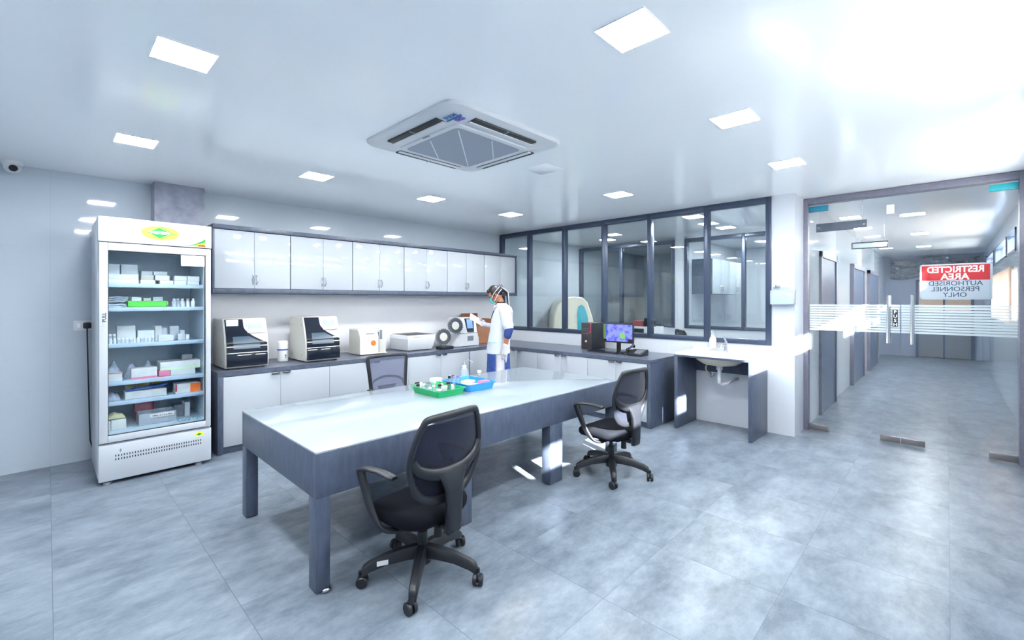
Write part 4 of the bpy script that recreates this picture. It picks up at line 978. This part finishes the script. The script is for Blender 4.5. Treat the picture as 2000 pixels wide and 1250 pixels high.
kb = thing('keyboard', 'black keyboard lying below the monitor on the worktop', 'keyboard', (5.30, 3.19, ZT))
B('body', 0, 0, .001, .14, .46, .018, M['darkplastic'], kb, bev=.004)
b = MB()
for r in range(5):
    for q in range(20): b.box(.012 + r * .024, .014 + q * .0217, .016, .032 + r * .024, .0325 + q * .0217, .023, .001, 1)
put('keys', b, M['black'], kb)
ph = thing('telephone', 'black desk telephone at the end of the worktop by the washbasin', 'telephone', (5.25, 2.80, ZT))
b = MB(); b.prism([(0, 0.001), (.2, 0.001), (.2, .075), (.17, .08), (0, .025)], 'y', 0, .19); put('base', b, M['darkplastic'], ph, angle=30)
b = MB(); b.tube(cat([(.02, .205, .06), (.03, .2, .085), (.1, .195, .105), (.17, .2, .12), (.19, .205, .1)], 6, False), [.022] * 6 + [.014] * 12 + [.022] * 7, 12); put('handset', b, M['black'], ph)
b = MB(); b.box(.04, .195, .001, .16, .23, .07, .006); put('cradle', b, M['darkplastic'], ph)
b = MB()
for r in range(4):
    for q in range(3): b.box(.03 + r * .028, .03 + q * .03, .032 + r * .0085, .05 + r * .028, .052 + q * .03, .046 + r * .0085, .002, 1)
put('keypad', b, M['greyplastic'], ph)
b = MB(); b.tube([(.02 - .03 * math.sin(i * .16), .2 + .0045 * i * .6 , .012 + .006 * math.sin(i * 1.9)) + () for i in range(40)], .0045, 6); put('coiled_cord', b, M['black'], ph)

# ------------------------------------------------------------------ trays and small things on the table
ZTT = .7485
def tray(name, label, x0, y0, x1, y1, h, m):
    t = thing(name, label, 'tray', ((x0 + x1) / 2, (y0 + y1) / 2, ZTT))
    a, c = (x1 - x0) / 2, (y1 - y0) / 2
    def rc(s, z, r=.025):
        P = []
        for qx, qy, a0 in ((1, 1, 0), (-1, 1, 90), (-1, -1, 180), (1, -1, 270)):
            for i in range(6):
                q = math.radians(a0 + 18 * i); P.append(Vector((qx * (a - s - r) + r * math.cos(q), qy * (c - s - r) + r * math.sin(q), z)))
        return P
    b = MB(); b.rings([rc(.02, .0005), rc(.006, h - .004), rc(-.004, h - .004), rc(-.004, h), rc(.008, h), rc(.024, .004)]); put('body', b, m, t, angle=40)
    return t
tray('green_tray', 'green plastic tray of vials and tubes on the white table', 2.198, 2.962, 2.502, 3.362, .055, M['traygreen'])
tray('blue_tray', 'blue plastic tray of papers and packets on the white table', 2.53, 2.962, 2.86, 3.36, .066, M['trayblue'])
Z0 = ZTT + .0045
def tube_thing(i, x, y, m, label, h=.06, r=.009, capm=None, lie=False):
    t = thing('sample_tube', label, 'tube', (x, y, Z0), 0, 'tubes in the green tray')
    b = MB(); T = Matrix.Translation((0, 0, r + .0005)) @ Matrix.Rotation(random.uniform(0, 6), 4, 'Z') @ Matrix.Rotation(PI / 2, 4, 'X') if lie else Matrix.Identity(4)
    b.lathe([(r * .4, .0005), (r, .006), (r, h)], n=12, mtx=T); put('barrel', b, m, t)
    b = MB(); b.lathe([(r * 1.15, h), (r * 1.15, h + .014), (r * .9, h + .016)], n=12, mtx=T); put('cap', b, capm or M['trimwhite'], t)
cu = thing('specimen_cup', 'white cup with a royal blue band at the near corner of the green tray', 'cup', (2.262, 3.03, Z0))
put('body', MB().lathe([(.022, .0005), (.025, .052), (.022, .058)], n=20), M['plastic'], cu)
put('blue_band', MB().lathe([(.0236, .008), (.0252, .044)], n=20, cap=False), M['royal'], cu)
cu = thing('specimen_cup', 'plain white cup standing right of the blue banded cup in the green tray', 'cup', (2.315, 3.03, Z0))
put('body', MB().lathe([(.022, .0005), (.025, .06), (.026, .062), (.026, .072), (.022, .074)], n=20), M['plastic'], cu)
cu = thing('specimen_cup', 'small yellow capped cup in the middle of the green tray', 'cup', (2.365, 3.08, Z0))
put('body', MB().lathe([(.016, .0005), (.018, .05)], n=18), M['plastic'], cu); put('cap', MB().lathe([(.019, .05), (.019, .066), (.016, .068)], n=18), M['yellowcap'], cu)
sp_ = [(2.235, 3.12), (2.24, 3.18), (2.235, 3.25), (2.245, 3.31), (2.28, 3.13), (2.29, 3.21), (2.29, 3.29), (2.335, 3.12), (2.34, 3.20), (2.345, 3.28), (2.40, 3.03), (2.41, 3.10), (2.405, 3.18), (2.44, 3.06)]
for i, (x, y) in enumerate(sp_):
    tube_thing(i, x, y, [M['clear'], M['pouch'], M['plastic'], M['greyplastic']][i % 4], 'small sample tube in the green tray, %s counting from its left corner' % ORD[i], .05 + .012 * ((i * 7) % 3), .011 + .003 * (i % 2), [M['trimwhite'], M['greyplastic'], M['trimwhite'], M['darkplastic']][i % 4])
for i, (x, y, c) in enumerate(((2.58, 3.30, 'darkplastic'), (2.60, 3.26, 'greyplastic'), (2.63, 3.31, 'darkplastic'), (2.655, 3.27, 'purple'), (2.60, 3.32, 'trimwhite'))):
    t = thing('sample_tube', 'upright tube with cap at the back left of the blue tray, %s from the left' % ORD[i], 'tube', (x, y, Z0), 0, 'tubes in the blue tray')
    put('barrel', MB().lathe([(.006, .0005), (.011, .006), (.011, .075)], n=12), M['clear'], t); put('cap', MB().lathe([(.0135, .075), (.0135, .095), (.01, .098)], n=12), M[c], t)
for i, (x, y, w_, d_, z, m_, lb) in enumerate(((2.66, 3.14, .2, .16, .03, 'paper', 'flat white packet lying in the near half of the blue tray'), (2.72, 3.20, .12, .09, .05, 'beige', 'small beige packet lying on the white packet in the blue tray'), (2.79, 3.06, .1, .06, .055, 'pink', 'pink and white strip packet at the right of the blue tray'))):
    zb = [Z0, Z0 + .0315, Z0][i]
    b = MB(); b.box(-w_ / 2, -d_ / 2, .0005, w_ / 2, d_ / 2, [.03, .018, .058][i], .003)
    o = put('packet', b, M[m_], loc=(x, y, zb)); o.rotation_euler = (0, 0, [.1, .3, -.05][i]) ; tag(o, lb, 'packet', None)
rl = thing('tape_roll', 'white tape roll standing behind the green tray', 'tape roll', (2.59, 3.52, ZTT))
put('roll', MB().lathe([(.03, .0005), (.058, .0005), (.06, .004), (.06, .05), (.058, .054), (.03, .054), (.03, .0005)], n=32, cap=False), M['plastic'], rl)
wb = thing('wash_bottle', 'translucent white wash bottle standing behind the blue tray', 'bottle', (2.86, 3.42, ZTT))
put('body', MB().lathe([(.034, .0005), (.037, .006), (.037, .1), (.03, .125), (.017, .135)], n=24), M['clear'], wb)
b = MB(); b.cyl((0, 0, .135), (0, 0, .158), .019, n=18); put('cap', b, M['trimwhite'], wb)
b = MB(); b.tube([(0, 0, .155), (0, 0, .2), (.02, -.03, .215), (.05, -.07, .19)], .0035, 8); put('spout', b, M['plastic'], wb)
sc = thing('jar', 'small jar with round white cap near the far edge of the table', 'jar', (3.2, 3.58, ZTT))
put('body', MB().lathe([(.018, .0005), (.02, .004), (.02, .03)], n=18), M['clear'], sc); put('cap', MB().lathe([(.0215, .03), (.0215, .05), (.018, .052)], n=18), M['trimwhite'], sc)
# ------------------------------------------------------------------ person in white coat at the corner of the worktop
def fuse(o, voxel, smooth=4, fac=.5):
    m = o.modifiers.new('fuse', 'REMESH'); m.mode = 'VOXEL'; m.voxel_size = voxel; m.use_smooth_shade = True
    s = o.modifiers.new('relax', 'SMOOTH'); s.iterations = smooth; s.factor = fac
    dg = bpy.context.evaluated_depsgraph_get(); dg.update()
    me = bpy.data.meshes.new_from_object(o.evaluated_get(dg)); me.name = o.name
    old = o.data; o.modifiers.clear(); o.data = me; bpy.data.meshes.remove(old)
    for p in me.polygons: p.use_smooth = True
    return o
pe = thing('person', 'person in white lab coat and turquoise mask looking down at a held paper', 'person', (4.475, 4.562, 0), math.radians(44))
HT = Matrix.Translation((0, .012, 1.545)) @ Matrix.Rotation(math.radians(-33), 4, 'X')
def hp(x, y, z): return HT @ Vector((x, y, z))
SH_L, EL_L, WR_L = Vector((-.185, -.065, 1.43)), Vector((-.238, -.125, 1.15)), Vector((-.235, -.07, .885))
SH_R, EL_R, WR_R = Vector((.185, -.05, 1.43)), Vector((.215, .05, 1.15)), Vector((.09, .2, 1.19))
def ell(z, a, c, y=0.0, n=28, x=0.0): return [Vector((x + a * math.cos(2 * PI * i / n), y + c * math.sin(2 * PI * i / n), z)) for i in range(n)]
b = MB()
b.rings([ell(.86, .15, .10), ell(.95, .165, .11), ell(1.1, .14, .1), ell(1.28, .155, .11, -.02), ell(1.4, .17, .095, -.035), ell(1.45, .12, .07, -.035), ell(1.49, .06, .055, -.015)])
b.capsule((0, -.03, 1.44), hp(0, -.01, .03), .058, .052)
b.sphere(hp(0, .0, .105), 1, (.073, .092, .112), 24, HT.to_3x3().to_4x4())
b.sphere(hp(0, .045, .055), 1, (.056, .052, .066), 18, HT.to_3x3().to_4x4())
b.capsule(hp(0, .092, .115), hp(0, .108, .075), .010, .015, 10)
b.sphere(hp(0, .078, .128), 1, (.05, .018, .012), 12, HT.to_3x3().to_4x4())
for s in (-1, 1): b.sphere(hp(s * .075, -.005, .095), 1, (.012, .022, .033), 12, HT.to_3x3().to_4x4())
for sh, el, wr in ((SH_L, EL_L, WR_L), (SH_R, EL_R, WR_R)):
    b.capsule(sh, el, .055, .042); b.capsule(el, wr, .042, .028)
for s in (-1, 1):
    b.capsule((s * .085, 0, .9), (s * .09, .01, .48), .09, .058); b.capsule((s * .09, .01, .48), (s * .09, -.015, .08), .055, .038); b.capsule((s * .09, -.03, .045), (s * .1, .13, .03), .036, .028)
def hand(b, wr, d, palmn, curl, thumbdir):
    """palm plus four unequal bent fingers and a side thumb"""
    d = d.normalized(); nrm = palmn.normalized(); side = d.cross(nrm).normalized()
    if side.dot(thumbdir) < 0: side = -side
    for q in (-.02, -.007, .007, .02): b.capsule(wr, wr + d * .078 + side * q * 1.25, .02, .0125, 10)
    for q, L in ((.028, .07), (.009, .08), (-.01, .075), (-.028, .06)):
        p = wr + d * .082 + side * q; ang = 0
        for seg, fr in enumerate((.45, .32, .23)):
            ang += curl * (.5 + .35 * seg); dd = d * math.cos(ang) + nrm * math.sin(ang); e = p + dd * L * fr; b.capsule(p, e, .0095 - seg * .0008, .009 - seg * .0008, 8); p = e
    p = wr + d * .025 + side * .022; dd = (d * .7 + side * .6 + nrm * .35).normalized(); e = p + dd * .04; b.capsule(p, e, .0135, .011, 8); b.capsule(e, e + (d * .9 + nrm * .4).normalized() * .032, .011, .009, 8)
DL = Vector((.05, .12, -1)); DR = Vector((-.35, .72, .2))
hand(b, WR_L, DL, Vector((1, 0, 0)), .35, Vector((0, 1, 0))); hand(b, WR_R, DR, Vector((-.6, -.2, .3)), .55, Vector((0, 0, 1)))
body = fuse(put('body', b, M['skin'], pe), .006, 4)
for s in (-1, 1):
    b = MB(); b.sphere(hp(s * .03, .083, .108), .0115, n=12); put('eye', b, M['eye'], pe)
b = MB(); b.sphere(hp(0, -.012, .128), 1, (.085, .098, .108), 28, HT.to_3x3().to_4x4())
hair = b
geom = [v for v in hair.bm.verts if (HT.inverted() @ v.co).y > .062 - .0 and (HT.inverted() @ v.co).z < .165 or (HT.inverted() @ v.co).z < .07 and (HT.inverted() @ v.co).y > -.03]
bmesh.ops.delete(hair.bm, geom=geom, context='VERTS')
bmesh.ops.solidify(hair.bm, geom=hair.bm.faces[:], thickness=.012)
hair.capsule(hp(0, -.105, .15), hp(0, -.125, .1), .03, .03); hair.capsule(hp(0, -.125, .1), hp(-.01, -.15, .02), .026, .02); hair.capsule(hp(-.01, -.15, .02), (-.01, -.12, 1.42), .02, .012)
hair.sphere(hp(0, .06, .19), 1, (.06, .03, .03), 14, HT.to_3x3().to_4x4())
fuse(put('hair', hair, M['hair'], pe), .006, 2)
b = MB(); b.sheet(lambda u, v: hp(.064 * math.sin((u - .5) * 2.5) * (1 - .15 * v), .045 + .062 * math.cos((u - .5) * 2.5) + .022 * math.sin(v * PI), .098 - v * .088), 18, 10, .004)
put('face_mask', b, M['mask'], pe)
b = MB()
for pts in (((.066, .06, .085), (.094, .02, .118), (.094, -.04, .14), (.058, -.098, .155), (0, -.118, .16)), ((.058, .062, .03), (.086, .01, .06), (.09, -.045, .09), (.055, -.1, .11), (0, -.122, .118))):
    full = [hp(x, y, z) for x, y, z in pts] + [hp(-x, y, z) for x, y, z in reversed(pts[:-1])]
    b.tube(cat(full, 4, False), .0055, 8, False, (1, .6))
b.tube([hp(-.02, -.125, .15), hp(-.03, -.15, .09), hp(-.035, -.168, .03), (-.04, -.13, 1.44)], .005, 8, False, (1, .6)); put('mask_straps', b, M['whitecloth'], pe)
b = MB()
b.rings([ell(.80, .208, .17, .03), ell(.9, .203, .163, .025), ell(1.0, .195, .155, .015), ell(1.12, .19, .146, 0), ell(1.28, .198, .15, -.025), ell(1.38, .2, .138, -.045), ell(1.44, .178, .112, -.05), ell(1.475, .118, .085, -.035), ell(1.505, .075, .07, -.015)])
b.capsule((-.17, -.06, 1.42), SH_L.lerp(EL_L, .86), .082, .074); b.capsule((.17, -.05, 1.42), SH_R.lerp(EL_R, .84), .082, .072)
coat = fuse(put('lab_coat', b, M['coat'], pe), .009, 3)
b = MB()
for sx in (-1, 1):
    b.box(-.055, -.004, -.045, .055, .004, .045, .003, mtx=Matrix.Translation((sx * .06, .065, 1.445)) @ Matrix.Rotation(sx * .5, 4, 'Z') @ Matrix.Rotation(.55, 4, 'X') @ Matrix.Rotation(sx * .5, 4, 'Y'))
put('collar', b, M['coat'], coat)
b = MB(); b.sheet(lambda u, v: (-.208 * math.cos((u - .5) * 1.0 - .62), .02 + .166 * math.sin(-(u - .5) * 1.0 + .62) , .96 - v * .13), 8, 4, .006); pk_ = put('hip_pocket', b, M['coat'], coat)
b = MB(); b.tube([(-.212 * math.cos((u - .5) - .62), .02 + .17 * math.sin(-(u - .5) + .62), .962) for u in [i / 8 for i in range(9)]], .0035, 6); put('pocket_trim', b, M['mask'], pk_)
b = MB()
for p0, p1, q in ((SH_L, EL_L, .9), (SH_R, EL_R, .88)):
    d = (p1 - p0).normalized(); c = p0.lerp(p1, q - .1); b.cyl(c, c + d * .006, .0785, n=28)
put('cuff_band', b, M['lightgreen'], coat)
b = MB(); b.rings([ell(1.46, .064, .064, -.012), ell(1.515, .064, .062, -.008), ell(1.525, .058, .058, -.006)], cap=False); b.capsule((0, .05, 1.49), (-.0, .118, 1.3), .016, .012)
put('dark_neckline', b, M['eye'], pe)
for p0, p1, p2 in ((SH_L, EL_L, WR_L), (SH_R, EL_R, WR_R)): b = MB(); b.capsule(p0.lerp(p1, .55), p1, .064, .062); b.capsule(p1, p1.lerp(p2, .33), .062, .053); fuse(put('navy_sleeve', b, M['navyplain'], pe), .008, 2)
def skirt(a0, a1, top, bot):
    def f(u, v):
        a = a0 + (a1 - a0) * u; r = 1 + .1 * v; w_ = .006 * math.sin(a * 14 + v) * v
        return ((.198 * r + w_) * math.cos(a), .025 + (.155 * r + w_) * math.sin(a), top + (bot - top) * v)
    return MB().sheet(f, 30, 10, .004)
put('tunic_front', skirt(math.radians(8), math.radians(166), .9, .46), M['navy'], pe); put('tunic_back', skirt(math.radians(214), math.radians(352), .9, .46), M['navy'], pe)
b = MB()
for s in (-1, 1): b.rings([ell(.92, .105, .115, 0, 24, s * .088), ell(.6, .098, .105, .0, 24, s * .09), ell(.3, .085, .088, 0, 24, s * .092), ell(.075, .07, .075, 0, 24, s * .092)])
fuse(put('trousers', b, M['whitecloth'], pe), .009, 2)
for wr, d, n_, c_, th in ((WR_L, DL, Vector((1, 0, 0)), .35, Vector((0, 1, 0))), (WR_R, DR, Vector((-.6, -.2, .3)), .55, Vector((0, 0, 1)))):
    b = MB(); hand(b, wr, d, n_, c_, th)
    b.capsule(wr - d.normalized() * .045, wr + d.normalized() * .07, .035, .026)
    g = fuse(put('glove', b, M['glove'], pe), .0045, 1, .3)
    dsp = g.modifiers.new('thickness', 'DISPLACE'); dsp.strength = .003; dsp.mid_level = 0
b = MB(); c = EL_L.lerp(WR_L, .84); d = (WR_L - EL_L).normalized(); b.cyl(c, c + d * .012, .0335, n=24); put('bracelet', b, M['eye'], pe)
for s in (-1, 1): b = MB(); b.capsule((s * .09, -.04, .048), (s * .1, .14, .04), .045, .036); b.box(s * .095 - .045, -.085, .001, s * .095 + .045, .175, .02, .008); fuse(put('shoe', b, M['shoe'], pe), .008, 2)
pf = WR_R + DR.normalized() * .15
RZ = Matrix.Translation((4.475, 4.562, 0)) @ Matrix.Rotation(math.radians(44), 4, 'Z')
b = MB(); b.sheet(lambda u, v: (-.02 + .10 * (u - .5) + .01, .01 + .125 * (v - .3), .09 * (u - .2) + .125 * v * .6 + .012 * math.sin(u * 5)), 8, 10, .0012)
o = put('paper_sheet', b, M['paper'], loc=RZ @ pf); o.rotation_euler = (0, 0, math.radians(44)); tag(o, 'white sheet of paper held up in the gloved right hand', 'paper')

# ------------------------------------------------------------------ room behind the partition
mc = thing('annex_instrument', 'large cream instrument with upright turquoise panel behind the partition', 'instrument', (7.35, 5.45, 0))
b = MB()
prof = [(-.42, 0), (-.42, .95), (-.40, 1.25), (-.33, 1.47), (-.22, 1.57), (.0, 1.62), (.16, 1.6), (.26, 1.5), (.36, 1.2), (.42, .9), (.42, 0)]
rr = []
for y, s in ((-.35, .95), (-.33, 1), (.35, 1), (.37, .97)): rr.append([Vector((x * s, y, max(.001, z * (1 if s == 1 else .99)))) for x, z in prof])
T = Matrix.Rotation(-.75, 4, 'Z')
b.rings([[T @ p for p in r] for r in rr]); put('housing', b, mat('warm_cream_plastic', C(222, 216, 198), .4), mc, angle=35)
b = MB(); pts = [(.06, .95), (.05, 1.3), (.07, 1.42), (.13, 1.46), (.19, 1.42), (.25, 1.25), (.29, .95)]
b.rings([[T @ Vector((x, y, z)) for x, z in pts] for y in (-.36, -.33)]); put('turquoise_panel', b, M['handleteal'], mc, angle=35)
an = thing('annex_bench', 'white bench with grey top behind the partition, carrying a printer', 'bench', (7.3, 3.62, 0))
B('top', 0, 0, .77, 1.08, 1.1, .81, M['darktop'], an, bev=.003)
B('body', .02, .02, .001, 1.06, 1.08, .77, M['white'], an)
pr = thing('printer', 'white printer with dark front behind the glass right of the monitor', 'printer', (7.5, 3.74, .8105))
B('body', 0, 0, 0, .38, .5, .26, M['plastic'], pr, bev=.012)
B('dark_front', -.004, .2, .03, .004, .47, .22, M['darkplastic'], pr, bev=.002)
B('blue_panel', -.004, .02, .02, .004, .16, .07, M['blueprint'], pr, bev=.002)
a_ = MB(); a_.cyl((0, 0, 0), (0, 0, .12), .05, n=18)
tag(B('red_box', 0, 0, 0, .16, .2, .1, mat('dull_red_box', C(150, 70, 74), .6), bev=.003, loc=(7.52, 3.98, 1.0712)), 'dull red box on top of the printer behind the partition', 'box')
tag(B('dark_case', 0, 0, 0, .16, .16, .15, M['darkplastic'], bev=.006, loc=(7.54, 3.80, 1.0712)), 'dark case beside the red box on top of the printer', 'case')
a_.bm.free()
ac2 = office_chair('black office chair behind the partition, only the top of its back showing above the sill', (7.75, 3.12, .0), PI * 1.25, 30)
ac2.scale = (1.08, 1.08, 1.08)
for i, x in enumerate((8.85, 9.75)):
    t = thing('annex_cabinet', '%s white wall cabinet in the far room seen through two partitions' % ['nearer', 'farther'][i], 'wall cabinet', (x, 3.22, 1.67), 0, 'white wall cabinets in the far room')
    B('carcass', 0, .022, 0, .89, .4, .68, M['dark'], t)
    for k in range(2):
        dr = B('door', .445 * k + .002, 0, .003, .445 * (k + 1) - .002, .02, .677, M['white'], t, bev=.002)
        hx = .445 + (-.04 if k == 0 else .04); h = MB(); h.tube([(hx, 0, .05), (hx, -.024, .07), (hx, -.024, .14), (hx, 0, .16)], .007, 8); put('handle', h, M['steel'], dr)

# ------------------------------------------------------------------ light, sky, camera
su = bpy.data.lights.new('sun', 'SUN'); su.energy = 26.0; su.angle = .012; su.color = (1.0, .95, .88)
so = bpy.data.objects.new('sun', su); COL.objects.link(so)
so.rotation_euler = Vector((.33, 1.0, -.689)).to_track_quat('-Z', 'Y').to_euler(); so.location = (0, -6, 6)
wd = bpy.data.worlds.new('sky'); scn.world = wd; wd.use_nodes = True
bg = wd.node_tree.nodes['Background']; bg.inputs['Color'].default_value = (1.0, .995, .99, 1); bg.inputs['Strength'].default_value = 9.2
wn_ = wd.node_tree.nodes; wl_ = wd.node_tree.links; tc_ = wn_.new('ShaderNodeTexCoord'); sx_ = wn_.new('ShaderNodeSeparateXYZ'); rp_ = wn_.new('ShaderNodeValToRGB')
wl_.new(tc_.outputs['Generated'], sx_.inputs[0]); wl_.new(sx_.outputs['Z'], rp_.inputs['Fac']); wl_.new(rp_.outputs['Color'], bg.inputs['Color'])
rp_.color_ramp.elements[0].position = .0; rp_.color_ramp.elements[0].color = (.66, .65, .63, 1); rp_.color_ramp.elements[1].position = .03; rp_.color_ramp.elements[1].color = (1.0, .995, .99, 1)
cd = bpy.data.cameras.new('camera'); co = bpy.data.objects.new('camera', cd); COL.objects.link(co)
cd.sensor_width = 36; cd.sensor_fit = 'HORIZONTAL'; cd.lens = 878.5 * 36 / 2000; cd.shift_y = -39 / 2000; cd.clip_start = .02
co.location = (0, 0, 1.55); co.rotation_euler = (PI / 2, 0, math.atan2(850, 878.5) - PI / 2)
scn.camera = co
vs = scn.view_settings; vs.view_transform = 'Standard'; vs.look = 'None'; vs.gamma = 1; vs.use_curve_mapping = False; vs.exposure = 2.26
cy = scn.cycles; cy.use_denoising = True; cy.max_bounces = 14; cy.diffuse_bounces = 6; cy.glossy_bounces = 6; cy.transmission_bounces = 6; cy.transparent_max_bounces = 24; cy.sample_clamp_indirect = 8
